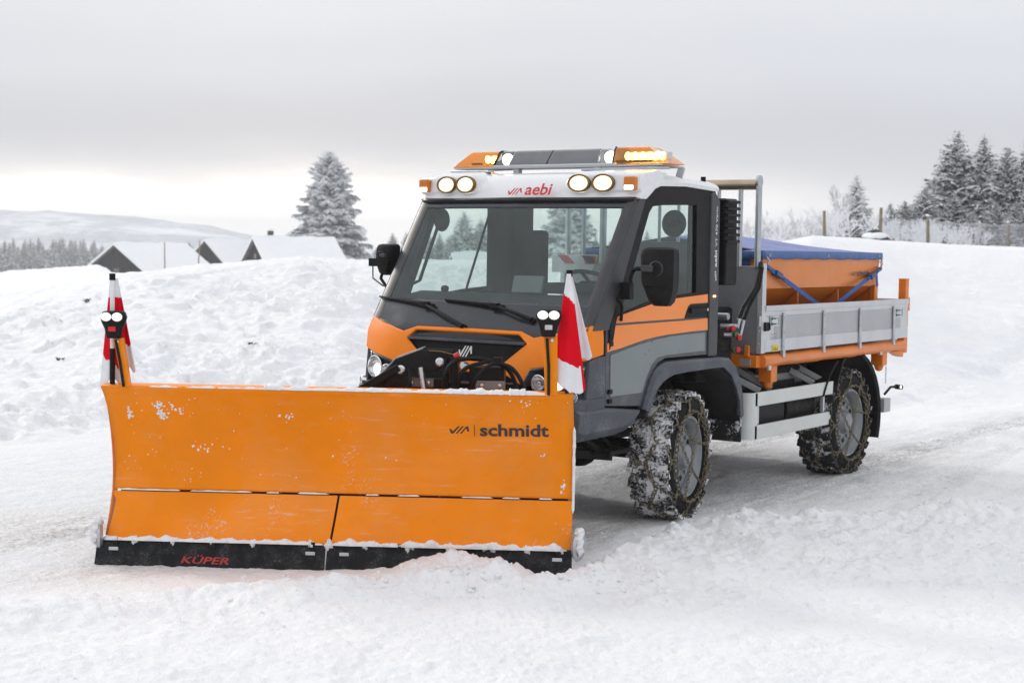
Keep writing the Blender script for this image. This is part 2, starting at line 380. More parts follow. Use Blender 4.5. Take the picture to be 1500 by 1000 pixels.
def root(name, label, cat, loc=(0, 0, 0), rz=0, group=None, local=False):
    o = bpy.data.objects.new(name, None); COL.objects.link(o); o.location = loc; o.rotation_euler = (0, 0, rz); o.empty_display_size = .2
    o['label'] = label; o['category'] = cat
    if group: o['group'] = group
    ORI[o] = (0, 0, 0) if local else tuple(loc)
    return o
def tag(o, label=None, cat=None, group=None, kind=None):
    for k, v in (('label', label), ('category', cat), ('group', group), ('kind', kind)):
        if v: o[k] = v
    return o
def sub_empty(name, parent, loc, rz=0):
    o = bpy.data.objects.new(name, None); COL.objects.link(o); o.parent = parent; b = ORI.get(parent, (0, 0, 0))
    o.location = [loc[i] - b[i] for i in range(3)]; o.rotation_euler = (0, 0, rz); ORI[o] = (0, 0, 0); return o

# lettering is turned into flat mesh outlines first, while the scene is still small
def text_mesh(s, shear=0, bold=0):
    cu = bpy.data.curves.new('t', 'FONT'); cu.body = s; cu.size = 1; cu.shear = shear; cu.offset = bold; cu.resolution_u = 3; cu.extrude = 0
    o = bpy.data.objects.new('t', cu); COL.objects.link(o); dg = bpy.context.evaluated_depsgraph_get()
    me = bpy.data.meshes.new_from_object(o.evaluated_get(dg)); V = [tuple(v.co) for v in me.vertices]; F = [tuple(p.vertices) for p in me.polygons]
    bpy.data.objects.remove(o); bpy.data.curves.remove(cu); bpy.data.meshes.remove(me); return V, F
TX = {'aebi': text_mesh('aebi', .18, .022), 'aebib': text_mesh('aebi', .0, .018), 'vt': text_mesh('VT 470 Vario', 0, .004), 'schmidt': text_mesh('schmidt', 0, .024), 'kuper': text_mesh('K\u00dcPER', .22, .022)}
def letter(mb, key, loc, rx, up, w=None, h=None, mi=0, nrm_off=0, bendf=None):
    """lays lettering key with its lower-left at loc, width w along rx and height by scale (h = cap scale)"""
    V, F = TX[key]; xs = [v[0] for v in V]; ys = [v[1] for v in V]; x0 = min(xs); y0 = 0
    sx = w / (max(xs) - x0); sy = h / max(ys) if h else sx
    rx = Vector(rx).normalized(); up = Vector(up).normalized(); n = rx.cross(up); loc = Vector(loc)
    mb.add([loc + rx * (v[0] - x0) * sx + up * v[1] * sy + n * nrm_off for v in V], F, mi)
    return mb
def emblem(mb, loc, rx, up, w, h, mi=0, off=0):
    """the maker's mark: a tick, a slash and a hooked slash"""
    rx = Vector(rx).normalized(); up = Vector(up).normalized(); n = rx.cross(up); loc = Vector(loc); t = .085
    def P(x, y): return loc + rx * x * w + up * y * h + n * off
    for poly in ([(0, .62), (.11, .62), (.16, .28), (.44, 1), (.54, 1), (.20, 0), (.08, 0)], [(.30, 0), (.40, 0), (.74, 1), (.64, 1)],
                 [(.52, 0), (.62, 0), (.84, .72), (.90, .30), (1, .30), (.94, 1), (.84, 1)]):
        mb.add([P(*q) for q in poly], [tuple(range(len(poly)))], mi)
    return mb

# ------------------------------------------------------------------ numpy noise
_rng = np.random.RandomState(7); _perm = _rng.permutation(512); _perm = np.concatenate([_perm, _perm]); _ga = _rng.rand(512) * 2 * np.pi
def pnoise(x, y):
    xi = np.floor(x).astype(int); yi = np.floor(y).astype(int); xf = x - xi; yf = y - yi
    def g(i, j):
        h = _perm[(_perm[i & 511] + (j & 511)) & 511]; a = _ga[h]; return np.cos(a), np.sin(a)
    u = xf * xf * xf * (xf * (xf * 6 - 15) + 10); v = yf * yf * yf * (yf * (yf * 6 - 15) + 10)
    def d(i, j, dx, dy): a, b = g(i, j); return a * dx + b * dy
    n0 = d(xi, yi, xf, yf) * (1 - u) + d(xi + 1, yi, xf - 1, yf) * u
    n1 = d(xi, yi + 1, xf, yf - 1) * (1 - u) + d(xi + 1, yi + 1, xf - 1, yf - 1) * u
    return n0 * (1 - v) + n1 * v
def fbm(x, y, o=5, g=.5, lac=2.03):
    s = 0; a = 1; t = 0
    for i in range(o): s = s + a * pnoise(x + 17.3 * i, y - 9.1 * i); t += a; a *= g; x = x * lac; y = y * lac
    return s / t * 1.6
def sm(a, b, x): t = np.clip((x - a) / (b - a), 0, 1); return t * t * (3 - 2 * t)

# ------------------------------------------------------------------ snow ground
PA = Vector((3.7935, -1.0974, 0)); PDIR = Vector((-.5324, .8465, 0)); PN = Vector((.8465, .5324, 0))   # plough: left end, along, forward
def ground(u, w):
    """height and stains of the snow at camera-foot coordinates (u ahead, w right)"""
    x = CP.x + F0.x * u + RT.x * w; y = CP.y + F0.y * u + RT.y * w
    a = w / np.maximum(u, 1)
    z = .012 * fbm(x * 1.1, y * 1.1, 4) + .012 * fbm(x * 6, y * 6, 4, .6) + .006 * fbm(x * 19, y * 19, 3, .6)
    z = z + .075 * np.exp(-((x + 1.95) / .34) ** 2 - ((y - .22) / .26) ** 2) * (1 + .8 * fbm(x * 5, y * 5, 4, .6))
    # plough coordinates
    ps = (x - PA.x) * PDIR.x + (y - PA.y) * PDIR.y; pd = (x - PA.x) * PN.x + (y - PA.y) * PN.y
    # loose snow in the foreground, with a ragged edge
    ub = np.interp(w, [-9, -4, -3.0, -2.3, -1.4, -.6, -.2, .15, .45, .8, 1.3, 2.4, 4.05, 9], [7.2, 7.9, 8.3, 8.6, 8.93, 9.03, 9.08, 9.10, 9.32, 10.3, 11.2, 11.75, 12.1, 13.4])
    ub = ub + .35 * fbm(x * .9 + 3, y * .9, 4) * sm(.3, 1.2, np.abs(w + 1.1) - .9) + .10 * fbm(x * 3.5, y * 3.5 + 8, 3)
    k = sm(0, .42, ub - u)
    lump = fbm(x * 2.1, y * 2.1, 5, .55); fine = np.abs(fbm(x * 7, y * 7, 4, .6)); soft = fbm(x * .55, y * .55 + 4, 3)
    rim = np.exp(-((ub - u - .35) / .35) ** 2)
    near = sm(9.2, 7.6, u)
    z = z + k * (.055 + .07 * lump * (1 - .5 * near) + .06 * fine * (1 - .5 * near) + .06 * soft + rim * (.035 + .06 * np.maximum(lump, 0)))
    # the heap against the blade
    hs = np.interp(ps, [1.0, 1.6, 1.85, 2.02, 2.25, 2.48, 2.62, 2.72, 2.9, 3.2], [0, .012, .04, .10, .135, .125, .085, .02, .012, 0])
    hp = hs * np.where(pd > 0, np.exp(-(np.maximum(pd - .22, 0) / .38) ** 2) * sm(.0, .12, pd), 0)
    z = z + hp * (1 + .55 * lump + .5 * fine)
    # beneath and behind the blade stays flat
    # banks
    ubk = np.interp(w, [-14, -8, -5, -4.2, 0, 4.5, 7.1, 14], [13.2, 13.8, 14.8, 15.6, 17.4, 18.6, 21.0, 24]) + .5 * fbm(x * .35, y * .35, 3)
    dep = np.interp(w, [-8, -2, 3, 8], [9.5, 8.5, 8.0, 9.0]); t = np.clip((u - ubk) / dep, 0, 1)
    aw = a * 26
    zc = np.interp(aw, [-14, -8.6, -7.1, -6.6, -5.7, -3.55, -2.35, 0, 2.9, 4.4, 5.0, 6.3, 8.6, 14], [.72, .95, 1.20, 1.36, 1.49, 1.74, 1.70, 1.72, 1.95, 2.12, 2.27, 2.22, 2.10, 1.95])
    prof = .55 * t + .45 * t * t * (3 - 2 * t); prof = np.where(w > 3.5, .35 * t + .65 * t * t * (3 - 2 * t), prof)
    left = 1 - sm(1.5, 4.5, w)
    wx = x + .35 * fbm(x * .9, y * .9 + 11, 3); wy = y + .35 * fbm(x * .9 - 13, y * .9, 3)
    mask = sm(-.35, .35, fbm(wx * .5 + 2, wy * .5 - 5, 3))                        # crumbly here, smoother there
    bil = .5 - np.abs(fbm(wx * 1.6, wy * 1.6, 4, .55)); fin = .4 - np.abs(fbm(wx * 5.2, wy * 5.2, 4, .6))
    rough = left * (.10 * fbm(x * .6, y * .6, 3) + (.10 + .08 * mask) * (bil - .33) + (.022 + .05 * mask) * (fin - .2) + (.014 + .028 * mask) * fbm(x * 11, y * 11, 3, .6)) + (1 - left) * .05 * fbm(x * .45, y * .45, 4)
    cl = fbm(wx * 2.7 + 5, wy * 2.7, 2); hol = fbm(x * 1.5 - 7, y * 1.5 + 2, 2)
    rough = rough + left * (.055 * sm(.2, .5, cl) - .10 * sm(.42, .60, hol)) + (1 - left) * (.018 * fbm(x * 3, y * 3, 4) + .05 * sm(.3, .5, fbm(x * 1.2, y * 1.2, 3)) * (1 - sm(.25, .6, t)))
    inb = sm(0, .12, t); crest = 1 - sm(.9, 1., t) * .55
    z = z + prof * zc + inb * rough * crest
    # past the crest
    ucr = ubk + dep; far = np.maximum(u - ucr, 0)
    lz = np.interp(u, [20, 30, 60, 150, 260, 420, 1500], [0, .0, -2.4, -2.4, -4, -8, -14])
    rz = np.interp(u, [20, 30, 48, 100, 300, 1500], [0, 0, .12, -.9, -3, -8])
    l2 = np.interp(u, [20, 26, 50, 70, 150, 400, 1500], [0, .05, 0, -1.2, -3.4, -8, -14]); kl = sm(-.235, -.27, a); lz = lz * (1 - kl) + l2 * kl
    br = sm(.08, .17, a); bb = br * rz + (1 - br) * lz
    z = z + np.where(t >= 1, bb * sm(0, 4, far), 0) + np.where(t >= 1, .04 * fbm(x * .3, y * .3, 3), 0)
    tk = (np.exp(-((y - .81) / .17) ** 6) + np.exp(-((y + .81) / .17) ** 6)) * sm(-3.2, -3.6, x) * sm(1., 0, t)
    tk2 = (np.exp(-((y + 1.75 + .06 * x) / .16) ** 6) + np.exp(-((y - 2.15 - .10 * x) / .15) ** 6) * .7) * sm(1., 0, t) * sm(-1, 1.5, u - ub)
    z = z - (tk + tk2) * (.018 + .010 * np.sin(x * 42 + 3 * np.abs(y * 6 % 1 - .5)) + .01 * fbm(x * 9, y * 9, 2)) + .025 * sm(0, 1, np.abs(tk - .5) * -2 + 1) * fbm(x * 4, y * 4, 2)
    # stains: slush on the driven lane and grit streaks
    lane = sm(0, .8, u - ub) * (1 - sm(-1.5, .3, u - ubk))
    tr = sm(-.05, .35, fbm(x * .25, y * 1.1 + 3, 3)) * .55 + .12
    # the lane the wheels have used runs along the truck
    wheel = np.exp(-((y - .82) / .55) ** 2) + np.exp(-((y + .82) / .6) ** 2) + .6 * np.exp(-((y + 2.4) / .7) ** 2)
    d1 = lane * np.clip(.22 * (tk + tk2) + .14 + .50 * wheel * sm(6, 1, np.abs(x + 1.5)) + .30 * wheel + .10 * tr, 0, .85)
    g1 = lane * (.9 * np.exp(-((y + .9 - .1 * x) / .35) ** 2) * sm(-3, -5, x) + .25 * sm(.2, .6, fbm(x * .8, y * .8, 3)) + .6 * np.exp(-((u - 10.6) / .7) ** 2) * sm(-1.8, -2.6, w) * sm(-4.5, -3.2, w))
    return x, y, z, d1, np.clip(g1, 0, 1)

def gz(u, w):
    return float(ground(np.array([float(u)]), np.array([float(w)]))[2][0])

def build_ground():
    us = [3.2]
    while us[-1] < 1600:
        u = us[-1]; us.append(u + (max(.018, u * .0030) if u < 13 else .038 if u < 28 else u * .012 if u < 80 else u * .05))
    us = np.array(us); n = 820
    tt = np.linspace(-1, 1, n); ang = np.sign(tt) * np.abs(tt) ** 1.35 * .85
    U, A = np.meshgrid(us, ang, indexing='ij'); W = A * U
    # rows close to the camera still need to be wide enough
    x, y, z, d1, g1 = ground(U.ravel(), W.ravel())
    co = np.stack([x, y, z], 1).astype(np.float32); m = len(us)
    idx = (np.arange(m - 1)[:, None] * n + np.arange(n - 1)[None]).ravel()
    f = np.stack([idx, idx + 1, idx + n + 1, idx + n], 1)[:, ::-1].astype(np.int32)
    me = bpy.data.meshes.new('snow_ground'); me.vertices.add(len(co)); me.vertices.foreach_set('co', co.ravel())
    me.loops.add(f.size); me.loops.foreach_set('vertex_index', f.ravel()); me.polygons.add(len(f))
    me.polygons.foreach_set('loop_start', np.arange(0, f.size, 4, dtype=np.int32))
    me.update(calc_edges=True); me.validate()
    at_ = me.color_attributes.new('dirt', 'FLOAT_COLOR', 'POINT'); c = np.zeros((len(co), 4), np.float32); c[:, 0] = d1; c[:, 1] = g1; c[:, 3] = 1
    at_.data.foreach_set('color', c.ravel()); me.shade_smooth(); me.materials.append(MT['ground'])
    o = bpy.data.objects.new('snow_ground', me); COL.objects.link(o); o['kind'] = 'structure'; return o
build_ground()

# ------------------------------------------------------------------ hills far off
def build_hills():
    m, N, L, b = nodes('wooded_hillside')
    t = tex(N, L, .009, 8, .72); f = ramp(N, L, t, .40, .52); t2 = tex(N, L, .09, 6, .8)
    c = mixc(N, L, f, (.84, .85, .87), mixc(N, L, ramp(N, L, t2, .4, .65), (.16, .19, .21), (.48, .52, .55))); L.new(c, b.inputs['Base Color']); b.inputs['Roughness'].default_value = .9  # pale wood tones: frost, with some cloud veil put into the colour
    rows = []
    for i in range(46):
        row = []; k = i / 45
        for j in range(161):
            a = -.75 + 1.5 * j / 160
            top = float(np.interp(a, [-.73, -.42, -.304, -.247, -.198, -.163, -.123, -.057, .066, .145, .198, .256, .331, .55], [37, 38, 36, 31, 22, 9, -4, -10, -7, 9, 19, 24, 31, 36]))
            u = 1350 + 500 * k + 30 * float(fbm(np.array([j * .09]), np.array([i * .1]), 3)[0])
            z = -14 + (top + 14) * float(sm(0, 1, np.array(k))) + 3.6 * float(fbm(np.array([j * .55]), np.array([i * .16]), 4)[0]) * k
            p = at(u, a * u); row.append((p.x, p.y, z))
        rows.append(row)
    mb = MB(); mb.grid(rows); o = mb.build('hills', m, None, smooth=180); o['kind'] = 'structure'
build_hills()

# ------------------------------------------------------------------ the truck
def XW(y, z):
    """the raked windscreen plane, slightly bowed"""
    return .788 + .65 * (2.334 - z) + .07 * (1 - (y / .95) ** 2)

def build_truck():
    T = root('municipal_truck', 'orange and grey winter service truck with white roof, amber light bar and chained tyres', 'truck', local=True)
    mir = lambda pts, s: [(p[0], p[1] * s, p[2]) for p in pts]
    # ---- cab body: floor, rear wall, lower front, roof lining (one shell seen between the panels)
    mb = MB()
    mb.box((.10, 0, 1.20), (1.02, 1.80, .06)); mb.box((.97, 0, .93), (.66, 1.80, .10))   # floor, raised over the wheels
    X0 = -.42
    for (y0, y1, z0, z1) in ((-.93, .93, 1.18, 1.52), (-.93, .93, 2.33, 2.44), (-.93, -.74, 1.52, 2.33), (.74, .93, 1.52, 2.33)):
        mb.box((X0 + .03, (y0 + y1) / 2, (z0 + z1) / 2), (.06, y1 - y0 - .004, z1 - z0 - .004))
    mb.box((.22, 0, 2.43), (1.12, 1.80, .05))                                  # lining
    for s in (1, -1):
        mb.prism(mir([(-.37, .90, 1.2), (-.37, .90, 2.40), (-.02, .90, 2.40), (-.02, .90, 1.55), (-.05, .90, 1.2)], s), (0, .03 * s, 0))   # rear corner inside
        mb.prism(mir([(-.05, .88, 1.22), (-.05, .88, 1.56), (1.02, .88, 1.46), (1.25, .88, .95), (.70, .88, .95), (.55, .88, 1.16), (.45, .88, 1.22)], s), (0, .03 * s, 0))  # door inner
    mb.prism([(1.36, -.93, .95), (1.36, -.93, 1.34), (1.22, -.93, 1.40), (1.2, -.93, .95)], (0, 1.86, 0))
    mb.build('cab_shell', 'dash', T, .012)
    # ---- windscreen surround (black) and the glass
    ys = [-.955, -.93, -.905, -.885, -.87, -.6, -.3, 0, .3, .6, .87, .885, .905, .93, .955]; zs = [1.33, 1.45, 1.592, 1.606, 1.62, 1.8, 2.0, 2.2, 2.262, 2.276, 2.29, 2.336]
    fr = MB(); V = {}
    for i, z in enumerate(zs):
        for j, y in enumerate(ys):
            V[i, j] = len(fr.v); fr.v.append((XW(y, z), y, z))
    for i in range(len(zs) - 1):
        for j in range(len(ys) - 1):
            zc = (zs[i] + zs[i + 1]) / 2; yc = (ys[j] + ys[j + 1]) / 2
            q = (V[i, j], V[i, j + 1], V[i + 1, j + 1], V[i + 1, j])
            if zc < 1.45 and abs(yc) > .87: continue
            hole = 1.606 < zc < 2.276 and abs(yc) < .885
            if not hole: fr.f.append(q); fr.m.append(0)
    fr.build('windscreen_surround', 'blackgloss', T, 0, 50, .012, offset=-1)
    gl = MB(); gl.grid([[(XW(y, z) - .006, y, z) for y in np.linspace(-.9, .9, 13)] for z in np.linspace(1.59, 2.29, 9)]); gl.build('windscreen', 'glass', T, 0, 180)
    # rubber line along the roof
    mb = MB(); mb.tube([(XW(y, 2.325) + .004, y, 2.325) for y in np.linspace(-.93, .93, 15)], .011); mb.build('windscreen_seal', 'black', T)
    # ---- A pillars
    for s in (1, -1):
        mb = MB(); rows = []
        for k in range(9):
            z = 1.44 + (2.375 - 1.44) * k / 8; x = XW(.955, z); wdt = .085 + .135 * (2.375 - z) / .93; rx = x - wdt
            rows.append([(x + .010, .862 * s, z), (x + .016, .93 * s, z), (x - .012, .962 * s, z), (rx + .01, .966 * s, z), (rx, .95 * s, z), (rx, .90 * s, z), (x - .05, .86 * s, z), (x + .010, .862 * s, z)])
        mb.grid(rows, flip=(s > 0)); mb.build('windscreen_pillar', 'pillar', T, 0, 50)
    # ---- wipers
    for y0, tip, mid in (((-.040), (-.955, 1.612), (-.45, 1.575)), ((.50), (-.30, 1.612), (.17, 1.585))):
        mb = MB(); pz = 1.435 if y0 < 0 else 1.50
        e = lambda y, z, o=.02: Vector((XW(y, z) + o, y, z))
        A_, B_, Cc = e(y0, pz, .03), e(mid[0], mid[1], .045), e(tip[0], tip[1], .025)
        mb.tube([A_, A_.lerp(B_, .45) + Vector((.02, 0, .008)), B_], [.018, .014, .010], 8)
        mb.tube([A_ - Vector((.04, 0, .02)), A_], [.025, .022], 10)
        d = (Cc - B_); st = B_ - d * .16; st = Vector((XW(st.y, st.z) + .02, st.y, st.z + .0))
        mb.tube([st, B_ + Vector((-.012, 0, 0)), Cc], [.010, .018, .007], 6)
        mb.tube([st + Vector((-.012, 0, -.014)), B_ + Vector((-.03, 0, -.018)), Cc + Vector((-.015, 0, -.008))], [.008, .014, .006], 6)
        mb.box(B_ + Vector((-.005, 0, .0)), (.04, .07, .035)); mb.build('wiper', 'wiper', T, .003)
    # ---- orange fascia
    R_ = dict(T0=(1.475, 0, 1.428), T1=(1.462, .45, 1.424), T2=(1.478, .565, 1.385), T3=(1.425, .80, 1.437), T4=(1.352, .955, 1.478), T5=(1.225, .964, 1.473),
              G0=(1.495, 0, 1.402), G1=(1.482, .445, 1.400), G2=(1.492, .515, 1.340), G3=(1.525, .35, 1.205), G4=(1.535, 0, 1.205),
              N2=(1.522, .575, 1.315), M3=(1.485, .79, 1.335), M4=(1.405, .962, 1.37), M5=(1.222, .968, 1.37),
              L0=(1.56, 0, 1.13), L1=(1.555, .40, 1.12), L2=(1.56, .53, 1.06), L3=(1.565, .60, 1.175), L4=(1.525, .80, 1.215), L5=(1.425, .958, 1.245), L6=(1.222, .968, 1.275), H3=(1.545, .44, 1.21))
    faces = ['T0 T1 G1 G0', 'T1 T2 G2 G1', 'T2 N2 G2', 'T2 T3 M3 N2', 'T3 T4 M4 M3', 'T4 T5 M5 M4', 'M3 M4 L5 L4', 'M4 M5 L6 L5', 'N2 M3 L4 L3', 'G2 N2 H3 G3', 'N2 L3 L2 H3', 'G3 H3 L1', 'H3 L2 L1', 'G3 L1 L0 G4']
    mb = MB(); ix = {}
    for s in (1, -1):
        for k, p in R_.items():
            if p[1] == 0 and s < 0: ix[k, s] = ix[k, 1]; continue
            ix[k, s] = len(mb.v); mb.v.append((p[0], p[1] * s, p[2]))
        for f in faces:
            q = tuple(ix[k, s] for k in f.split())
            mb.f.append(q[::-1] if s > 0 else q); mb.m.append(0)
    mb.build('front_fascia', 'orange', T, .010, 24, .03, offset=-1, seg=3)
    # grille: two dark bands with a bar between and the white mark
    mb = MB(); o = -.022
    gpts = [(1.49, .44, 1.405), (1.492, .51, 1.34), (1.525, .35, 1.205), (1.525, -.35, 1.205), (1.492, -.51, 1.34), (1.49, -.44, 1.405)]
    mb.add([(p[0] + o, p[1], p[2]) for p in gpts], [tuple(range(6))[::-1]])
    g = mb.build('grille', 'black', T, 0, 0, .02, offset=-1)
    mb = MB(); mb.bar((1.496, -.505, 1.338), (1.496, .505, 1.338), .024, .020); mb.build('grille_bar', 'greydoor', g, .004)
    mb = MB(); emblem(mb, (1.498, -.055, 1.225), (0, 1, 0), (-.20, 0, 1), .118, .078, 0, .004); mb.build('emblem', 'whitetext', g, 0, 0)
    mb = MB(); mb.box((1.50, 0, 1.02), (.08, 1.02, .24)); mb.build('lower_grille', 'black', T, .01)
    # ---- headlight pods and bumper
    for s in (1, -1):
        mb = MB()
        rowA = [(1.565, .53, 1.05), (1.57, .60, 1.165), (1.53, .80, 1.205), (1.405, .95, 1.235), (1.30, .962, 1.255)]
        rowB = [(1.50, .60, 1.06), (1.50, .64, 1.135), (1.455, .80, 1.165), (1.36, .925, 1.19), (1.29, .945, 1.20)]
        rowC = [(1.50, .60, 1.03), (1.50, .66, 1.03), (1.46, .80, 1.03), (1.37, .925, 1.03), (1.29, .945, 1.03)]
        rowD = [(1.585, .53, .985), (1.585, .62, .985), (1.555, .80, .985), (1.43, .95, .985), (1.30, .965, .985)]
        mb.grid([mir(r, s) for r in (rowA, rowB, rowC, rowD)], flip=(s > 0))
        pod = mb.build('headlight_pod', 'grey', T, .008, 30, .02, offset=-1)
        def lamp(nm, c, r, nrm, lit=False, dp=.04):
            c = (c[0], c[1] * s, c[2]); nrm = (nrm[0], nrm[1] * s, nrm[2])
            b = MB(); b.lathe([(r * 1.14, -.02), (r * 1.16, .012), (r * 1.04, .016), (r, .004), (r * .8, -.02), (r * .45, -.035), (0, -.038)], c, nrm, 28)
            h = b.build(nm, 'reflector', T, 0, 40)
            b = MB(); b.lathe([(r * 1.02, .006), (r * .7, .016), (0, .022)], c, nrm, 28); b.build('lens', 'clearlens', h, 0, 60)
            if lit:
                n = Vector(nrm).normalized(); b = MB(); b.lathe([(r * .62, -.012), (r * .4, -.004), (0, -.002)], Vector(c) + Vector((0, 0, -r * .30)), nrm, 18); b.build('bulb', 'lamp_soft', h, 0, 60)
            else:
                b = MB(); b.ball(Vector(c) + Vector(nrm).normalized() * -.012, r * .34, 12, 8); b.build('projector', 'reflector', h, 0, 60)
        lamp('headlight', (1.515, .785, 1.115), .072, (1, .22, 0), True)
        lamp('driving_lamp', (1.54, .655, 1.085), .050, (1, .06, 0))
        lamp('side_lamp', (1.395, .918, 1.185), .030, (.75, .66, 0))
        lamp('side_lamp', (1.395, .925, 1.065), .030, (.75, .66, 0))
        lamp('fog_lamp', (1.520, .905, 1.005), .034, (.75, .62, .05))
    mb = MB()
    def brow(z, ins, so):
        pts = [(1.19, .962 + so), (1.40, .964 + so), (1.47, .955 + so), (1.555 - ins * .6, .91), (1.60 - ins, .80), (1.63 - ins, .5), (1.64 - ins, 0)]
        return [(x, y, z) for x, y in pts] + [(x, -y, z) for x, y in pts[-2::-1]]
    mb.grid([brow(1.27, .17, .002)[:4] + [(1.42, .94, 1.255)] + [(1.42, -.94, 1.255)] + brow(1.27, .17, .002)[-4:]], True) if False else None
    mb.grid([brow(.99, .0, 0), brow(.93, -.01, .004), brow(.905, .01, 0), brow(.80, .03, -.012), brow(.70, .07, -.04)], flip=True)
    mb.build('bumper', 'grey', T, .01, 30, .03, offset=1)
    for s in (1, -1):                                                            # wing panel between bumper corner and door
        mb = MB(); mb.prism(mir([(1.192, .935, .985), (1.192, .935, 1.268), (1.30, .935, 1.262), (1.40, .935, 1.24), (1.43, .935, .985)], s), (0, .030 * s, 0)); mb.build('wing_panel', 'grey', T, .008)
        mb = MB()
        lowr = [(1.54, .92), (1.19, .917), (.705, .866), (.725, .835), (.80, .765), (.87, .735), (1.0, .713), (1.31, .706), (1.50, .697), (1.57, .74)]
        uo = [.962, .966, .968, .965, .955, .950, .945, .94, .93, .93]
        cx_, cz_ = 1.15, .845
        mid = [(x * .93 + cx_ * .07, z * .6 + cz_ * .4) for x, z in lowr]
        n = len(lowr); V1 = [(x, (y - .012) * s, z) for (x, z), y in zip(lowr, uo)]; V2 = [(x, .974 * s, z) for x, z in mid]; V3 = [(x, .86 * s, z) for x, z in lowr]
        fs = [(i, (i + 1) % n, n + (i + 1) % n, n + i) for i in range(n)] + [(2 * n + i, 2 * n + (i + 1) % n, (i + 1) % n, i) for i in range(n)] + [tuple(range(n, 2 * n))]
        mb.add(V1 + V2 + V3, [f[::-1] for f in fs] if s > 0 else fs); mb.build('sill', 'grey', T, .014, 35, seg=3)
        # step plate and front axle gear peeping out below the sill
        mb = MB(); mb.box((.74, .72 * s, .56), (.30, .22, .03)); mb.bar((.82, .72 * s, .55), (1.15, .6 * s, .78), .04, .03); mb.bar((.66, .70 * s, .55), (.80, .6 * s, .78), .04, .03); mb.build('step', 'chassis', T, .004)
    # ---- doors
    for s in (1, -1):
        D = MB()
        lowp = [(1.180, .93, .925), (1.180, .93, 1.475), (1.12, .93, 1.50), (.98, .93, 1.525), (.58, .93, 1.592), (.26, .93, 1.625), (-.262, .93, 1.652), (-.27, .93, 1.205), (.36, .93, 1.21), (.47, .93, 1.18), (.55, .93, 1.12), (.62, .93, 1.0), (.70, .93, .89)]
        D.prism(mir(lowp, s), (0, .026 * s, 0))
        dr = D.build('door', 'greydoor', T, .006)
        # window frame ring
        F_ = MB()
        out = [(1.145, 1.478), (.735, 2.335), (.66, 2.395), (.52, 2.43), (.12, 2.442), (-.27, 2.424), (-.268, 1.66), (.26, 1.632), (.58, 1.60)]
        inn = [(1.005, 1.535), (.635, 2.245), (.585, 2.292), (.45, 2.305), (.10, 2.325), (-.062, 2.318), (-.078, 1.675), (.26, 1.655), (.58, 1.622)]
        n = len(out)
        for y0 in (.956, .92):
            F_.add([(x, y0 * s, z) for x, z in out] + [(x, y0 * s, z) for x, z in inn], [((i, (i + 1) % n, n + (i + 1) % n, n + i) if (s > 0) == (y0 < .93) else (n + i, n + (i + 1) % n, (i + 1) % n, i)) for i in range(n)])
        F_.add([(x, .956 * s, z) for x, z in inn] + [(x, .92 * s, z) for x, z in inn], [(i, (i + 1) % n, n + (i + 1) % n, n + i) for i in range(n)])
        F_.add([(x, .956 * s, z) for x, z in out] + [(x, .92 * s, z) for x, z in out], [(i, n + i, n + (i + 1) % n, (i + 1) % n) for i in range(n)])
        F_.build('window_frame', 'black', dr, .004)
        w = MB(); w.add([(x, .938 * s, z) for x, z in inn], [tuple(range(n))]); w.build('window', 'glass_side', dr, 0, 0)
        y = .956
        up = [(1.062, y, 1.484), (1.052, y, 1.526), (.98, y, 1.541), (.583, y, 1.604), (.265, y, 1.637), (-.252, y, 1.662), (-.255, y, 1.598), (.01, y, 1.594), (.05, y, 1.578), (.111, y, 1.489)]
        mb = MB(); mb.prism(mir(up, s), (0, .008 * s, 0)); mb.build('upper_door_panel', 'orange_side', dr, .003)
        lo = [(1.082, y, 1.468), (.111, y, 1.474), (-.258, y, 1.482), (-.262, y, 1.392), (.0, y, 1.390), (.162, y, 1.384), (.35, y, 1.379), (.521, y, 1.369), (.66, y, 1.357), (.777, y, 1.341), (.90, y, 1.324), (.991, y, 1.311), (1.09, y, 1.300), (1.172, y, 1.290), (1.174, y, 1.346), (1.106, y, 1.366)]
        mb = MB(); mb.prism(mir(lo, s), (0, .008 * s, 0)); mb.build('lower_door_panel', 'orange_side', dr, .003)
        pn = [(1.125, y, 1.268), (.985, y, 1.290), (.77, y, 1.322), (.52, y, 1.350), (.30, y, 1.366), (0, y, 1.372), (-.232, y, 1.374), (-.232, y, 1.238), (.35, y, 1.232), (.48, y, 1.222), (.57, y, 1.17), (.645, y, 1.07), (.685, y, .985), (1.118, y, .985)]
        mb = MB(); mb.prism(mir(pn, s), (0, .004 * s, 0)); mb.build('lower_door_window', 'pane', dr, .002)
        hd = [(.095, y, 1.488), (.04, y, 1.575), (.0, y, 1.588), (-.255, y, 1.592), (-.256, y, 1.488)]
        mb = MB(); mb.prism(mir(hd, s), (0, .003 * s, 0)); mb.bar((.03, .972 * s, 1.545), (-.21, .972 * s, 1.547), .022, .032); mb.box((-.205, .962 * s, 1.547), (.03, .03, .035)); mb.build('door_handle', 'black', dr, .004)
        mb = MB(); mb.lathe([(.011, 0), (.011, .004), (0, .005)], (-.222, .978 * s, 1.548), (0, s, 0), 12); mb.build('lock', 'steel', dr)
        mb = MB()
        for z in (1.445, 1.40, 1.345, 1.02, .955): mb.box((1.128, .963 * s, z), (.045, .018, .03)); mb.cut()
        mb.prism(mir([(1.15, .957, 1.30), (1.155, .957, 1.47), (1.08, .957, 1.60), (1.03, .957, 1.70), (1.045, .957, 1.56), (1.075, .957, 1.47), (1.10, .957, 1.37)], s), (0, .01 * s, 0))
        mb.build('hinge', 'black', dr, .003)
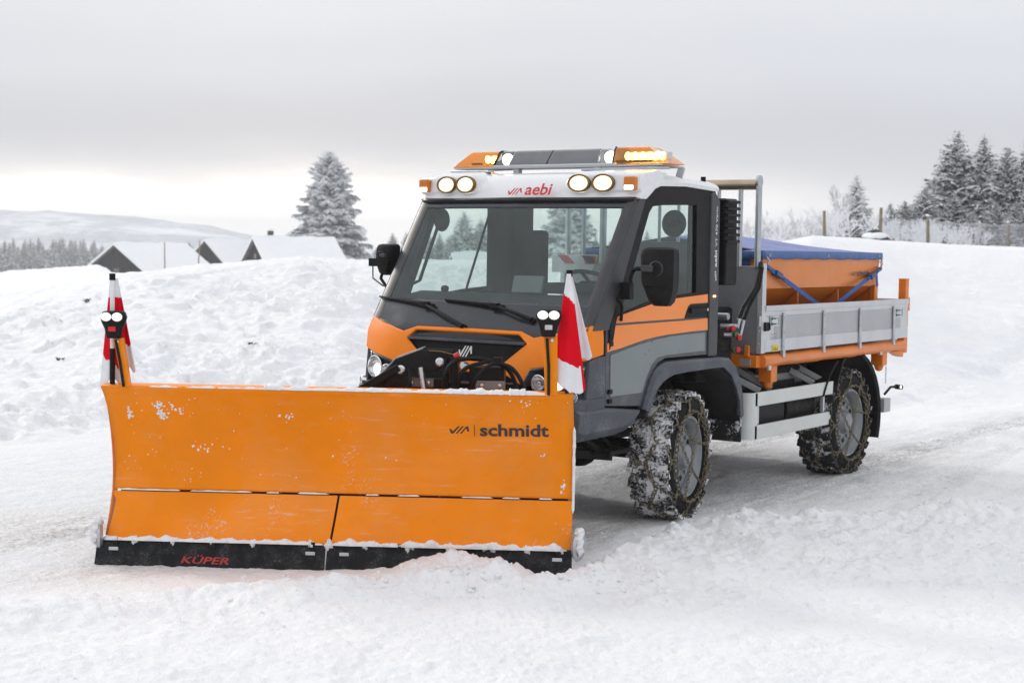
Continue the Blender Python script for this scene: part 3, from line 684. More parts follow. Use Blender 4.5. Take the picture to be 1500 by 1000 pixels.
        # ---- mirrors (the far one is a smaller head set close to its pillar)
        def fold(m_): m_.v = [(v[0], -(1.00 + (abs(v[1]) - 1.147) * .62), 1.765 + (v[2] - 1.612) * .60) for v in m_.v]
        mb = MB()
        mb.tube([(1.0, .965 * s, 1.70), (1.0, 1.03 * s, 1.70), (1.0, 1.035 * s, 1.80), (1.005, 1.055 * s, 1.845), (1.03, 1.09 * s, 1.857), (1.045, 1.28 * s, 1.862)], .014, 10)
        mb.box((1.0, 1.005 * s, 1.705), (.055, .075, .115))
        mb.tube([(1.06, .965 * s, 1.66), (1.05, 1.0 * s, 1.60), (1.02, .975 * s, 1.50)], .012, 6)
        if s < 0: mb = MB(); mb.tube([(1.06, -.965, 1.60), (1.07, -1.05, 1.66), (1.07, -1.12, 1.74), (1.05, -1.10, 1.84)], .013, 8); mb.box((1.07, -1.15, 1.86), (.07, .13, .06)); mb.tube([(1.07, -1.20, 1.84), (1.08, -1.19, 1.74), (1.06, -1.10, 1.68)], .006, 6)
        arm = mb.build('mirror_arm', 'black', T, .006)
        mb = MB()
        def mrow(z, y0, y1, d): return [(1.03 + d, y0 + .03, z), (1.03 + d * 1.15, (y0 + y1) / 2, z), (1.03 + d, y1 - .03, z), (1.03 + d * .55, y1, z), (.985, y1 - .006, z), (.985, y0 + .006, z), (1.03 + d * .55, y0, z), (1.03 + d, y0 + .03, z)]
        rws = [mrow(2.005, 1.19, 1.36, .02), mrow(1.99, 1.155, 1.395, .055), mrow(1.95, 1.147, 1.402, .07), mrow(1.80, 1.158, 1.404, .078), mrow(1.745, 1.170, 1.400, .078), mrow(1.735, 1.173, 1.399, .064), mrow(1.70, 1.19, 1.392, .064), mrow(1.64, 1.215, 1.375, .055), mrow(1.612, 1.245, 1.345, .03)]
        mb.grid([mir(r, s) for r in rws], flip=(s < 0)); mb.add([(.985, 1.17 * s, 1.98), (.985, 1.385 * s, 1.98), (.985, 1.37 * s, 1.64), (.985, 1.22 * s, 1.64)], [(0, 1, 2, 3)])
        rr = rws[-1]; mb.add(mir(rr[:-1], s), [tuple(range(7))]); mb.add(mir(rws[0][:-1], s), [tuple(range(7))])
        if s < 0: fold(mb)
        mir_ = mb.build('wing_mirror', 'black', T, 0, 40)
        mb = MB(); mb.lathe([(.058, -.02), (.056, .012), (.046, .02), (.046, .006), (0, .004)], (1.10, 1.29 * s, 1.86), (1, 0, 0), 20); mb.box((1.115, 1.235 * s, 1.862), (.055, .09, .045)); fold(mb) if s < 0 else None; mb.build('mirror_socket', 'pillar', mir_, .006)
    # ---- B pillars with the type lettering
    for s in (1, -1):
        mb = MB(); mb.prism(mir([(-.275, .90, 1.19), (-.275, .90, 2.422), (-.345, .90, 2.425), (-.42, .90, 2.36), (-.425, .90, 1.19)], s), (0, .066 * s, 0))
        bp = mb.build('door_pillar', 'pillar', T, .012)
        mb = MB()
        if s > 0:
            letter(mb, 'vt', (-.375, .968, 2.02), (0, 0, 1), (1, 0, 0), .30, .030); letter(mb, 'aebib', (-.375, .968, 1.865), (0, 0, 1), (1, 0, 0), .125, .040); emblem(mb, (-.375, .968, 1.76), (0, 0, 1), (1, 0, 0), .075, .03)
        else:
            letter(mb, 'vt', (-.303 - .03, -.968, 2.32), (0, 0, -1), (1, 0, 0), .30, .030); letter(mb, 'aebib', (-.333, -.968, 2.0), (0, 0, -1), (1, 0, 0), .125, .040); emblem(mb, (-.333, -.968, 1.85), (0, 0, -1), (1, 0, 0), .075, .03)
        mb.build('lettering', 'whitetext', bp, 0, 0)
        mb = MB(); mb.box((-.345, .970 * s, 1.645), (.04, .010, .018)); mb.build('marker_lamp', 'pillar_lit', bp, .004)
    # rear window with the round sticker
    mb = MB(); mb.add([(X0 + .03, -.75, 1.51), (X0 + .03, .75, 1.51), (X0 + .03, .75, 2.34), (X0 + .03, -.75, 2.34)], [(0, 1, 2, 3)]); rg = mb.build('rear_window', 'glass_side', T, 0, 0)
    mb = MB(); mb.lathe([(.105, 0), (.105, .006), (0, .006)], (X0 + .045, .594, 2.19), (1, 0, 0), 36); dk = mb.build('round_sticker', 'discgreen', rg, 0, 30)
    mb = MB(); emblem(mb, (X0 + .053, .54, 2.16), (0, 1, 0), (0, 0, 1), .11, .065); mb.build('emblem', 'dash', dk, 0, 0)
    # ---- fenders, liners and flaps
    for s in (1, -1):
        mb = MB()
        o = [(.700, .875), (.655, .975), (.60, 1.075), (.545, 1.13), (.47, 1.170), (.38, 1.192), (.1, 1.192), (-.42, 1.186), (-.60, 1.172), (-.72, 1.10), (-.80, .99), (-.85, .86), (-.872, .70)]
        i_ = [(.62, .83), (.565, .93), (.505, 1.00), (.43, 1.045), (.36, 1.068), (.28, 1.086), (.08, 1.095), (-.35, 1.10), (-.50, 1.098), (-.63, 1.03), (-.72, .93), (-.78, .82), (-.80, .70)]
        rows = []
        for (ox, oz), (ix2, iz) in zip(o, i_):
            rows.append([(ox + .0, .925 * s, oz), (ox - .004, .972 * s, oz - .006), ((ox * .7 + ix2 * .3), .990 * s, oz * .7 + iz * .3), (ix2, .986 * s, iz), (ix2, .95 * s, iz + .004)])
        mb.grid(rows, flip=(s < 0)); mb.build('fender', 'grey', T, .006, 30, .016, offset=-1)
        mb = MB()
        L_ = [(.66, .80), (.58, .97), (.45, 1.06), (.25, 1.10), (-.30, 1.11), (-.50, 1.08), (-.66, .99), (-.77, .85), (-.83, .66)]
        mb.grid([[(x, y * s, z) for y in (.30, .6, .965)] for x, z in L_], flip=(s < 0)); mb.build('wheel_arch_liner', 'black', T, 0, 40, .014)
        mb = MB(); mb.box((-.845, .80 * s, .60), (.02, .34, .22)); mb.build('mud_flap', MT['mudflap'], T, .004)
    # ---- roof
    st = [(.815, 2.334, 2.350, 2.352), (.800, 2.335, 2.395, 2.40), (.765, 2.336, 2.455, 2.47), (.715, 2.337, 2.485, 2.512), (.655, 2.372, 2.502, 2.528), (.60, 2.408, 2.510, 2.536), (.50, 2.434, 2.514, 2.545), (.12, 2.446, 2.516, 2.552), (-.20, 2.434, 2.506, 2.545), (-.33, 2.428, 2.498, 2.53), (-.375, 2.432, 2.485, 2.50)]
    mb = MB(); rows = []
    for x, zl, zs_, zc in st:
        k = max(0, min(1, (x - .45) / .35)); bow = lambda y: .07 * (1 - (y / .97) ** 2) * k - .03 * k
        half = [(.940, zl), (.966, zl + .004), (.974, zl + (zs_ - zl) * .4), (.955, zl + (zs_ - zl) * .85), (.91, zs_ + .004), (.80, zs_ + (zc - zs_) * .5), (.5, zc - .003), (0, zc)]
        row = [(x + bow(y), y, z) for y, z in half] + [(x + bow(y), -y, z) for y, z in half[-2::-1]]
        rows.append(row)
    mb.grid(rows, flip=False)
    mb.add(rows[0], [tuple(range(len(rows[0])))]); mb.add(rows[-1], [tuple(range(len(rows[-1])))[::-1]])
    rf = mb.build('roof', 'white', T, 0, 40)
    mb = MB(); letter(mb, 'aebi', (.905, .075, 2.368), (0, 1, 0), (-.22, 0, 1), .235, .082); emblem(mb, (.905, -.075, 2.368), (0, 1, 0), (-.22, 0, 1), .125, .050)
    mb.build('lettering', 'redtext', rf, 0, 0)
    # lamp pods on the roof front
    def ell(b, c): b.v = [(v[0], c[1] + (v[1] - c[1]) * 1.0, c[2] + (v[2] - c[2]) * .70) for v in b.v]
    for s in (1, -1):
        mb = MB()
        prof = lambda y, k: [(.70, 2.36 + .01 * k), (.83 - k * .03, 2.378 + k * .02), (.845 - k * .03, 2.40 + k * .02), (.835 - k * .04, 2.505 - k * .03), (.815 - k * .05, 2.524 - k * .03), (.60, 2.555 - k * .02), (.45, 2.53)]
        ysx = [(.36, 1.0), (.40, .55), (.435, .12), (.47, 0), (.75, 0), (.80, .05), (.955, .22), (.968, .5)]
        rows = [[(x + .07 * (1 - (y / .97) ** 2) * .6 - .045, y * s, z) for x, z in prof(y, k)] for y, k in ysx]
        mb.grid(rows, flip=(s > 0)); mb.add(rows[0], [tuple(range(7))]); mb.add(rows[-1], [tuple(range(7))[::-1]])
        pod = mb.build('lamp_housing', 'white', T, .012, 40, seg=3)
        for yy, xx in ((.500, .848), (.690, .832)):
            c = (xx - .002, yy * s, 2.449); nrm = (1, .05 * s, .03)
            b = MB(); b.lathe([(.090, -.02), (.092, .006), (.086, .014), (.074, .008), (.070, -.004)], c, nrm, 36); ell(b, c); ring = b.build('work_lamp', 'bronze', T, 0, 40)
            b = MB(); b.lathe([(.076, .002), (.062, .008), (.054, .010)], c, nrm, 36); b.lathe([(.054, .010), (.03, .013), (0, .014)], c, nrm, 36, 1); ell(b, c); b.build('lens', ['workrim', 'worklens'], ring, 0, 60)
        c = (.812, .905 * s, 2.444); b = MB(); b.box(c, (.055, .088, .095)); bl = b.build('indicator_lamp', 'amber_dim', T, .010)
        b = MB(); b.box((c[0] + .012, c[1], c[2] - .027), (.038, .074, .032)); b.build('lit_strip', MT['worklens'], bl, .006)
    # ---- light bar
    L = sub_empty('light_bar', T, (.30, 0, 2.60))
    def barprof(y, sx=1, h=.122): return [(-.13 * sx, y, 0), (.13 * sx, y, 0), (.125 * sx, y, .03), (.095 * sx, y, h - .012), (.075 * sx, y, h), (-.075 * sx, y, h), (-.095 * sx, y, h - .012), (-.125 * sx, y, .03)]
    def barseg(y0, y1, name, m, sx=1, tilt0=0, tilt1=0, h=.122, bev=.006):
        b = MB(); n = 8; A_ = [(x, y + tilt0 * z, z) for x, y, z in barprof(y0, sx, h)]; B_ = [(x, y + tilt1 * z, z) for x, y, z in barprof(y1, sx, h)]
        b.add(A_ + B_, [tuple(range(n)), tuple(range(2 * n - 1, n - 1, -1))] + [((i + 1) % n, i, n + i, n + (i + 1) % n) for i in range(n)]); return b.build(name, m, L, bev, 40)
    barseg(-.415, -.072, 'bar_cover', 'barcover', .97, .35, .35); barseg(-.062, .385, 'bar_cover', 'barcover', .97, .35, 0)
    barseg(-.54, -.42, 'clear_section', 'clearlens', .95, .35, .35); barseg(.39, .512, 'clear_section', 'clearlens', .95)
    barseg(-.94, -.558, 'amber_section', 'amber', 1.0, 1.35, .35); barseg(.522, .985, 'amber_section', 'amber', 1.0, 0, -1.5, .128)
    b = MB()
    for y0, t in ((-.556, .35), (.515, 0)):
        A_ = barprof(y0, 1.02, .128); b.prism([(x, y + t * z, z) for x, y, z in A_], (0, .012, 0)); b.cut()
    b.build('bar_joint', 'black', L)
    b = MB(); b.box((0, 0, -.006), (.25, 1.86, .014)); b.box((.128, 0, .005), (.012, 1.1, .016)); b.build('bar_tray', 'alu', L, .003)
    # lamps inside
    for y in (-.46, .46):
        b = MB(); b.ball((.06, y, .058), .046, 16, 10, sq=(.6, 1.1, 1)); b.build('alley_lamp', 'lamp', L, 0, 60)
    for y0, n, m in ((-.66, 2, 'amber_lit'), (.60, 5, 'amber_lit')):
        b = MB()
        for k in range(n): b.ball((.045, y0 + k * .062, .064), .030, 10, 7, sq=(.8, .8, 1)); b.cut()
        b.build('flasher', m, L, 0, 60)
        b = MB(); b.box((-.02, y0 + n * .026, .055), (.06, n * .06 + .08, .09)); b.build('reflector_block', 'reflector', L, .01)
    b = MB(); b.box((.131, .70, .022), (.002, .30, .016)); b.cut(); b.box((.131, -.70, .026), (.002, .10, .014)); b.build('bar_label', 'bronze', L)
    # rack that carries the bar
    b = MB()
    for s in (1, -1):
        b.bar((.30, .45 * s, 2.588), (.30, 1.03 * s, 2.578), .055, .014); b.bar((.30, 1.025 * s, 2.58), (.30, 1.0 * s, 2.505), .055, .014, (1, 0, 0))
        b.bar((.38, .97 * s, 2.572), (.66, .40 * s, 2.553), .05, .018)
        b.box((.37, .36 * s, 2.575), (.05, .05, .05)); b.cut()
    b.build('light_bar_rack', 'galv', T, .003)
    b = MB(); b.tube([(.1, .35, 2.70), (.1, .35, 2.755)], .008); b.cut(); b.tube([(-.2, .93, 2.50), (-.2, .93, 2.535)], .02); b.build('aerial', 'black', T)
    # ---- cab interior
    mb = MB(); mb.prism([(1.24, -.88, 1.36), (1.235, -.88, 1.585), (1.10, -.88, 1.625), (.90, -.88, 1.655), (.74, -.88, 1.640), (.66, -.88, 1.52), (.80, -.88, 1.10)], (0, 1.76, 0)); mb.box((.72, .42, 1.70), (.18, .46, .08)); mb.box((.95, -.60, 1.675), (.06, .05, .05)); mb.box((.85, -.25, 1.672), (.05, .05, .05))
    mb.build('dashboard', 'dash', T, .02)
    mb = MB(); mb.box((.80, .05, 1.72), (.03, .26, .13), Matrix.Rotation(-.3, 3, 'Y')); mb.build('display', MT['display'], T, .006)
    mb = MB(); c = Vector((.50, .42, 1.74)); ax = Vector((-.45, 0, .9)).normalized(); x = Vector((0, 1, 0)); yv = ax.cross(x)
    mb.tube([c + (x * math.cos(a) + yv * math.sin(a)) * .19 for a in np.linspace(0, 2 * math.pi, 28, endpoint=False)], .016, 8, closed=True)
    for a in (.3, 2.84, -1.57): mb.tube([c - ax * .03, c + (x * math.cos(a) + yv * math.sin(a)) * .18], .013, 6)
    mb.tube([c - ax * .02, c - ax * .3], .03, 8); mb.build('steering_wheel', 'black', T)
    for y in (.42, -.42):
        k = .46 if y > 0 else .16; mb = MB(); mb.box((-.02, y, 1.28), (.48, .48, .14)); mb.box((-.24, y, 1.36 + k / 2), (.13, .46, k), Matrix.Rotation(-.12, 3, 'Y')); mb.build('seat', 'seat', T, .035, seg=3)
    mb = MB(); mb.box((-.36, .44, 1.80), (.05, .60, .50)); mb.box((-.33, .44, 1.55), (.10, .6, .1)); mb.build('rear_panel', 'headboard', T, .01)
    mb = MB(); mb.box((-.26, 0, 1.46), (.20, .30, .55)); mb.cut(); mb.box((-.31, -.64, 1.80), (.10, .20, .66)); mb.build('console', 'dash', T, .03)
    for s in (-1, 1):
        mb = MB(); mb.tube([(.72, .84 * s, 2.17), (.95, .84 * s, 1.73), (1.02, .84 * s, 1.71), (1.06, .84 * s, 1.73)], .013, 8)
        if s < 0: mb.ball((.70, -.83, 2.19), .10, 14, 9, sq=(.9, .35, .9))
        mb.build('grab_handle', 'dash', T)
    mb = MB(); mb.tube([(-.05, -.90, 2.33), (.30, -.90, 1.62)], .010); mb.build('seat_belt', 'dash', T)
    # ---- air intake behind the cab
    mb = MB(); mb.box((-.62, .855, 2.215), (.22, .20, .345)); mb.box((-.62, .905, 1.90), (.20, .125, .35)); mb.box((-.62, .83, 2.0), (.14, .12, .5))
    it = mb.build('air_intake', 'black', T, .015)
    mb = MB()
    for k in range(7):
        z = 2.365 - .05 * k; mb.box((-.61, .955, z), (.21, .065, .022), Matrix.Rotation(-.18, 3, 'X'))
        mb.box((-.505, .925, z), (.025, .10, .022)); mb.cut()
    mb.build('intake_fin', 'black', it, .004)
    # engine cover and pipes between cab and bed
    mb = MB(); mb.box((-.80, 0, 1.25), (.60, 1.5, .58)); mb.build('engine_cover', 'chassis', T, .03)
    mb = MB()
    mb.tube([(-1.05, 1.00, 1.85), (-.98, 1.0, 1.70), (-.86, .955, 1.55), (-.84, .93, 1.46)], .018, 8); mb.cut(); mb.tube([(-1.08, 1.0, 1.86), (-1.03, 1.0, 1.70), (-.92, .97, 1.55), (-.88, .95, 1.45)], .018, 8); mb.cut()
    mb.tube([(-1.05, 1.0, 1.85), (-1.09, .985, 1.89), (-1.13, .97, 1.86)], .02, 8); mb.build('hydraulic_hose', 'hose', T)
    mb = MB(); mb.tube([(-.84, .93, 1.46), (-.83, .93, 1.40), (-.78, .80, 1.40)], .020, 10); mb.cut(); mb.tube([(-.88, .95, 1.45), (-.87, .93, 1.33), (-.8, .82, 1.33)], .018, 10); mb.cut(); mb.tube([(-.80, .86, 1.475), (-.80, .74, 1.475)], .028, 10); mb.build('hydraulic_coupling', 'galv', T, .003)
    mb = MB()
    for (yy, z, m) in ((.90, 1.385, 0), (.955, 1.315, 0), (.925, 1.335, 1), (.945, 1.22, 0), (.92, 1.215, 1), (.85, 1.39, 0)):
        mb.lathe([(.0, -.02), (.020, -.02), (.022, .012), (0, .016)], (-.80, yy, z), (.4, 1, 0), 12, mi=m); mb.cut()
    mb.build('coupling_cap', ['red', 'green'], T)
    # ---- bed: headboard, rack, deck, dropsides
    mb = MB(); mb.box((-1.20, 0, 1.52), (.03, 1.90, .70)); hb = mb.build('headboard', 'headboard', T, .006)
    mb = MB()
    for s in (1, -1):
        mb.box((-1.205, .945 * s, 1.53), (.07, .045, .72)); mb.box((-1.195, .955 * s, 1.43), (.10, .012, .085))
        for z in (1.25, 1.35, 1.5, 1.62, 1.74): mb.lathe([(.008, 0), (.007, .005), (0, .006)], (-1.168, .945 * s, z), (1, 0, 0), 8)
        mb.cut()
    mb.build('headboard_post', 'alu', hb, .004)
    mb = MB()
    for y, r in ((.905, .026), (.745, .020), (.55, .016), (.36, .014), (.18, .014), (0, .014), (-.18, .014), (-.36, .014), (-.55, .03), (-.745, .020), (-.905, .026)): 
        mb.tube([(-1.19, y, 1.86), (-1.19, y, 2.50)], r, 10)
        if abs(y) == .905: mb.lathe([(0, -.012), (.05, -.012), (.05, .012), (0, .012)], (-1.19, y, 2.545), (0, 1, 0), 18); mb.box((-1.19, y, 2.48), (.07, .02, .10))
        mb.cut()
    rk = mb.build('rack_bar', 'galv', hb, .003)
    mb = MB(); mb.tube([(-1.19, -.89, 2.52), (-1.19, .89, 2.52)], .042, 18); mb.build('roller', 'brass', hb, 0, 40)
    mb = MB(); mb.prism([(-.98, -1.02 + .10, 1.93), (-.98, -.46, 1.935), (-.98, -.52, 1.785), (-.98, -.92, 1.785)], (.02, 0, 0)); wb = mb.build('warning_board', 'whitetext', T, .004)
    mb = MB()
    for y in (-.86, -.62): mb.add([(-.957, y, 1.93), (-.957, y + .10, 1.93), (-.957, y + .18, 1.86), (-.957, y + .08, 1.86)], [(0, 1, 2, 3)]); mb.cut()
    mb.add([(-.957, -.47, 1.93), (-.957, -.60, 1.93), (-.957, -.58, 1.86), (-.957, -.49, 1.86)], [(0, 1, 2, 3)]); mb.build('red_stripe', 'redtext', wb, 0, 0)
    mb = MB(); mb.box((-2.78, 0, 1.14), (3.15, 1.86, .035)); mb.build('bed_floor', 'headboard', T, .004)
    for s in (1, -1):
        y0 = .952
        P_ = [(0, 1.178), (.018, 1.178), (.018, 1.275), (.011, 1.28), (.011, 1.465), (.016, 1.47), (.018, 1.505), (.024, 1.51), (.024, 1.552), (-.008, 1.552)]
        mb = MB(); mb.prism([(-1.235, (y0 + a) * s, z) for a, z in P_], (-3.13, 0, 0)); ds = mb.build('dropside', 'alu', T, .002)
        mb = MB(); mb.box((-2.80, (y0 + .0115) * s, 1.372), (2.62 + .15, .003, .182)); mb.build('side_panel', 'alu2', ds, 0)
        mb = MB()
        for x in (-1.56, -2.365, -3.165, -3.98):
            mb.box((x, (y0 + .026) * s, 1.33), (.042, .012, .32)); mb.box((x, (y0 + .022) * s, 1.16), (.045, .03, .07))
            for z in (1.21, 1.33, 1.45): mb.lathe([(.009, 0), (.008, .006), (0, .007)], (x, (y0 + .032) * s, z), (0, s, 0), 8)
            mb.cut()
        mb.build('hinge_strap', 'galv', ds, .003)
        mb = MB(); mb.box((-1.24, (y0 + .024) * s, 1.385), (.07, .02, .07)); mb.box((-1.275, (y0 + .035) * s, 1.385), (.02, .012, .055)); mb.build('latch', 'black', ds, .004)
        # instruction stickers
        for x, z, w_, h_ in ((-1.40, 1.425, .16, .085), (-4.12, 1.425, .18, .10)):
            mb = MB(); mb.box((x, (y0 + .0185) * s, z), (w_, .004, h_)); sk = mb.build('sticker', 'sticker', ds)
            mb = MB()
            for k in range(2):
                mb.box((x + w_ * .12, (y0 + .0215) * s, z + .022 - .044 * k), (w_ * .42, .003, .012)); mb.box((x + w_ * .34, (y0 + .0215) * s, z + .022 - .044 * k), (w_ * .10, .003, .026))
                mb.box((x - w_ * .2, (y0 + .0215) * s, z + .022 - .044 * k), (w_ * .26, .003, .004))
            for k in (-.43, .43): mb.box((x + w_ * k, (y0 + .0215) * s, z), (.004, .003, h_ * .7))
            mb.build('sticker_print', 'stickerink', sk)
        mb = MB(); mb.box((-1.42, (y0 + .0205) * s, 1.205), (.115, .004, .052)); yk = mb.build('sticker', 'yellow', ds)
        mb = MB()
        for k in (-.03, 0, .03): mb.prism([(-1.42 + k - .010, (y0 + .023) * s, 1.188), (-1.42 + k + .010, (y0 + .023) * s, 1.188), (-1.42 + k, (y0 + .023) * s, 1.218)], (0, .001 * s, 0))
        mb.build('sticker_print', 'stickerink', yk, 0, 0)
        mb = MB()
        for z in (1.32, 1.30, 1.285, 1.262): mb.box((-1.41, (y0 + .0125) * s, z), (.12, .003, .004))
        mb.build('printed_note', 'headboard', ds)
        # orange tube rail with joints, legs
        mb = MB()
        xs = [-1.22, -1.50, -1.52, -2.33, -2.35, -3.13, -3.15, -3.94, -3.96, -4.32]; rr = [.056, .056, .050, .056, .050, .056, .050, .056, .050, .056]
        mb.tube([(x, .935 * s, 1.105) for x in xs], rr, 14)
        mb.box((-2.75, .90 * s, 1.10), (3.1, .06, .09)); mb.build('bed_rail', 'orange_frame', T, .008); mb = MB()
        for x, zz in ((-1.44, .925), (-3.83, .935)):
            mb.box((x, .90 * s, (zz + 1.09) / 2), (.115, .12, 1.09 - zz)); mb.lathe([(.05, 0), (.03, -.05), (0, -.06)], (x, .90 * s, zz), (0, 0, 1), 10); mb.cut()
        mb.build('support_leg', 'orange_frame', T, .008); mb = MB()
        mb.box((-1.20, .72 * s, 1.105), (.10, .44, .10)); mb.box((-1.135, .86 * s, 1.19), (.03, .045, .09)); mb.cut(); mb.prism(mir([(-4.30, .90, 1.06), (-4.0, .90, 1.055), (-4.15, .90, 1.01), (-4.30, .90, .99)], s), (0, .06 * s, 0))
        mb.build('bed_bracket', 'orange_frame', T, .008)
        mb = MB(); mb.box((-1.33, .965 * s, 1.06), (.05, .02, .06)); mb.cut(); mb.box((-3.70, .965 * s, 1.07), (.05, .02, .06)); mb.cut(); mb.box((-1.15, .84 * s, 1.095), (.004, .10, .05)); mb.build('end_cap', 'alu', T, .003)
        mb = MB(); mb.box((-4.345, .925 * s, 1.385), (.085, .075, .71)); mb.box((-4.345, .925 * s, 1.742), (.09, .08, .012)); mb.box((-4.40, .925 * s, 1.50), (.04, .08, .13)); mb.build('corner_post', 'orange_frame', T, .008)
    mb = MB(); mb.box((-4.36, 0, 1.365), (.03, 1.76, .37)); mb.build('tailgate', 'alu', T, .004)
    mb = MB(); mb.box((-4.32, 0, 1.09), (.10, 1.9, .09)); mb.cut(); mb.box((-2.0, 0, 1.09), (.08, 1.7, .07)); mb.cut(); mb.box((-3.2, 0, 1.09), (.08, 1.7, .07)); mb.build('cross_member', 'orange_frame', T, .006)
    # ---- chassis and running gear
    mb = MB()
    for s in (1, -1):
        mb.box((-1.3, .38 * s, .88), (5.6, .08, .16)); mb.box((-1.0, .52 * s, .70), (.5, .3, .30)); mb.box((-1.95, .58 * s, .72), (.70, .34, .34))
        mb.tube([(-2.35, .70 * s, .98), (-1.55, .70 * s, .99)], .045, 10); mb.tube([(-2.6, .70 * s, .975), (-2.35, .70 * s, .98)], .03, 10)
        for x in (0, -3.036):
            mb.tube([(x - .1, .50 * s, .48), (x - .12, .46 * s, 1.0)], .05, 10); mb.bar((x + .5, .42 * s, .72), (x - .5, .42 * s, .62), .05, .05)
    for x in (0, -3.036): mb.tube([(x, -.72, .48), (x, .72, .48)], .075, 12); mb.ball((x, 0, .48), .18, 14, 10)
    mb.tube([(-.1, 0, .5), (-2.9, 0, .5)], .04, 8); mb.box((1.0, 0, .78), (.9, .8, .28)); mb.bar((1.5, -.4, .62), (.5, .6, .52), .07, .06); mb.bar((1.45, .62, .62), (.62, .66, .50), .06, .06)
    mb.build('chassis', 'chassis', T, .008)
    mb = MB(); mb.tube([(-1.12, -.1, 1.05), (-1.12, .72, 1.0)], .09, 14); mb.cut(); mb.tube([(-1.45, .66, .93), (-2.5, .66, .90)], .08, 14); mb.build('exhaust', 'headboard', T, 0, 40)
    # ---- side guards
    for s in (1, -1):
        y0 = .962
        mb = MB()
        for z0, z1, xe in ((.748, .860, -2.640), (.483, .596, -2.600)): mb.prism(mir([(-1.10, y0, z0), (-1.10, y0, z1), (xe, y0, z1), (xe + .01, y0, z0)], s), (0, -.022 * s, 0))
        rows = [[(-1.142, y0, z), (-1.10, y0, z), (-1.07, y0 - .012, z), (-1.045, y0 - .045, z), (-1.03, y0 - .10, z), (-1.025, y0 - .17, z)] for z in (.483, .86)]
        mb.grid([mir(r, s) for r in rows], flip=(s > 0)); gd = mb.build('side_guard', 'guard', T, .005, 35)
        mb = MB()
        for x in (-1.21, -2.50): mb.box((x, (y0 - .04) * s, .672), (.03, .03, .15)); mb.cut()
        mb.build('guard_upright', 'alu', gd, .003)
        mb = MB()
        for x in (-1.30, -2.35):
            mb.bar((x, .90 * s, .86), (x + .18, .62 * s, 1.03), .05, .05); mb.bar((x - .22, .90 * s, .86), (x - .06, .62 * s, 1.03), .05, .05); mb.bar((x + .2, .62 * s, 1.03), (x - .1, .62 * s, 1.03), .05, .05); mb.cut()
        mb.build('guard_bracket', 'guardbr', gd, .004)
        mb = MB(); mb.box((-1.55, .68 * s, .67), (.56, .40, .36)); mb.build('battery_box', 'black', T, .02)
        mb = MB(); mb.tube([(-1.9, .68 * s, .66), (-2.48, .68 * s, .66)], .19, 22); mb.build('air_tank', 'chassis', T, .01)
        # rear wheel guards
        mb = MB()
        for aa, bb in ((25, 62), (112, 200)):
            rows = []
            for k in range(9):
                a = rad(aa + (bb - aa) * k / 8); R1 = .66
                x = -3.036 + R1 * math.cos(a); z = .48 + R1 * .93 * math.sin(a)
                rows.append([(x, .60 * s, z), (x, .955 * s, z), (x + (.03 * math.cos(a)), .972 * s, z + .02 * math.sin(a))])
            mb.grid(rows, flip=(s < 0)); mb.cut()
        # front leg of the guard
        mb.grid([[(-2.70 + dx, y * s, z) for y in (.62, .955, .97)] for dx, z in ((.262, .758), (.02, .66), (.0, .5))], flip=(s < 0)) if False else None
        mb.grid([[(x, y * s, z) for y in (.62, .955, .97)] for x, z in ((-2.93, 1.085), (-2.83, 1.02), (-2.74, .88), (-2.70, .74), (-2.685, .60), (-2.69, .47))], flip=(s < 0))
        mb.build('rear_mud_guard', 'black', T, .004, 40, .018)
        mb = MB(); mb.box((-4.03, .80 * s, .54), (.16, .24, .13)); mb.build('tail_lamp', 'alu2', T, .008)
        mb = MB(); mb.tube([(-3.92, .93 * s, .655), (-4.04, .94 * s, .715), (-4.18, .95 * s, .712)], .012, 8); mb.tube([(-4.16, .95 * s, .712), (-4.25, .965 * s, .702)], .024, 12); ma = mb.build('marker_arm', 'black', T)
        mb = MB(); mb.lathe([(.018, 0), (.013, .006), (0, .008)], (-4.20, .980 * s, .708), (0, s, 0), 14); mb.build('marker_lens', 'lamp_soft', ma)
    mb = MB()
    for k in range(9): mb.tube([Vector((-3.87 - .008 * (k % 2), .955, .915 - .018 * k)) + Vector((.006 * math.cos(a), .004 * math.sin(2 * a), .011 * math.sin(a))) for a in np.linspace(0, 2 * math.pi, 8, endpoint=False)], .0025, 4, closed=True)
    mb.build('pin_chain', 'galv', T)
    # ---- wheels
    PROF = [(.300, .05), (.325, .012), (.36, .0), (.41, .004), (.438, .020), (.456, .045)]        # radius, inset from the outer face
    def wheel_parts(W, s, snowy, rs):
        wd_ = .315; rng = random.Random(rs)
        b = MB(); pr = [(r, wd_ / 2 - i) for r, i in PROF] + [(r, -wd_ / 2 + i) for r, i in PROF[::-1]]
        b.lathe([(r, h * s) for r, h in pr][::s], (0, 0, 0), (0, 1, 0), 64)
        ty = b.build('tyre', 'rubber', W, 0, 40)
        b = MB(); nb = 26
        for k in range(nb):
            for lane, off in ((-1, 0), (-.34, .5), (.34, 0), (1, .5)):
                a = 2 * math.pi * (k + off * .5 + .06 * rng.random()) / nb; yy = lane * wd_ * .385
                w_ = wd_ * .20; r = .4605 + .005 * rng.random(); lz = .070 if abs(lane) == 1 else .080
                # block oriented to the radius
                er = Vector((math.sin(a), 0, math.cos(a))); et = Vector((math.cos(a), 0, -math.sin(a))); ey = Vector((0, 1, 0))
                sk = (.25 if lane in (-.34, 1) else -.25); ex = (et + ey * sk).normalized()
                R = Matrix((ex, ex.cross(er) * -1, er)).transposed()
                b.box(er * r + ey * yy, (lz, w_ * (1.25 if abs(lane) == 1 else 1), .034), R)
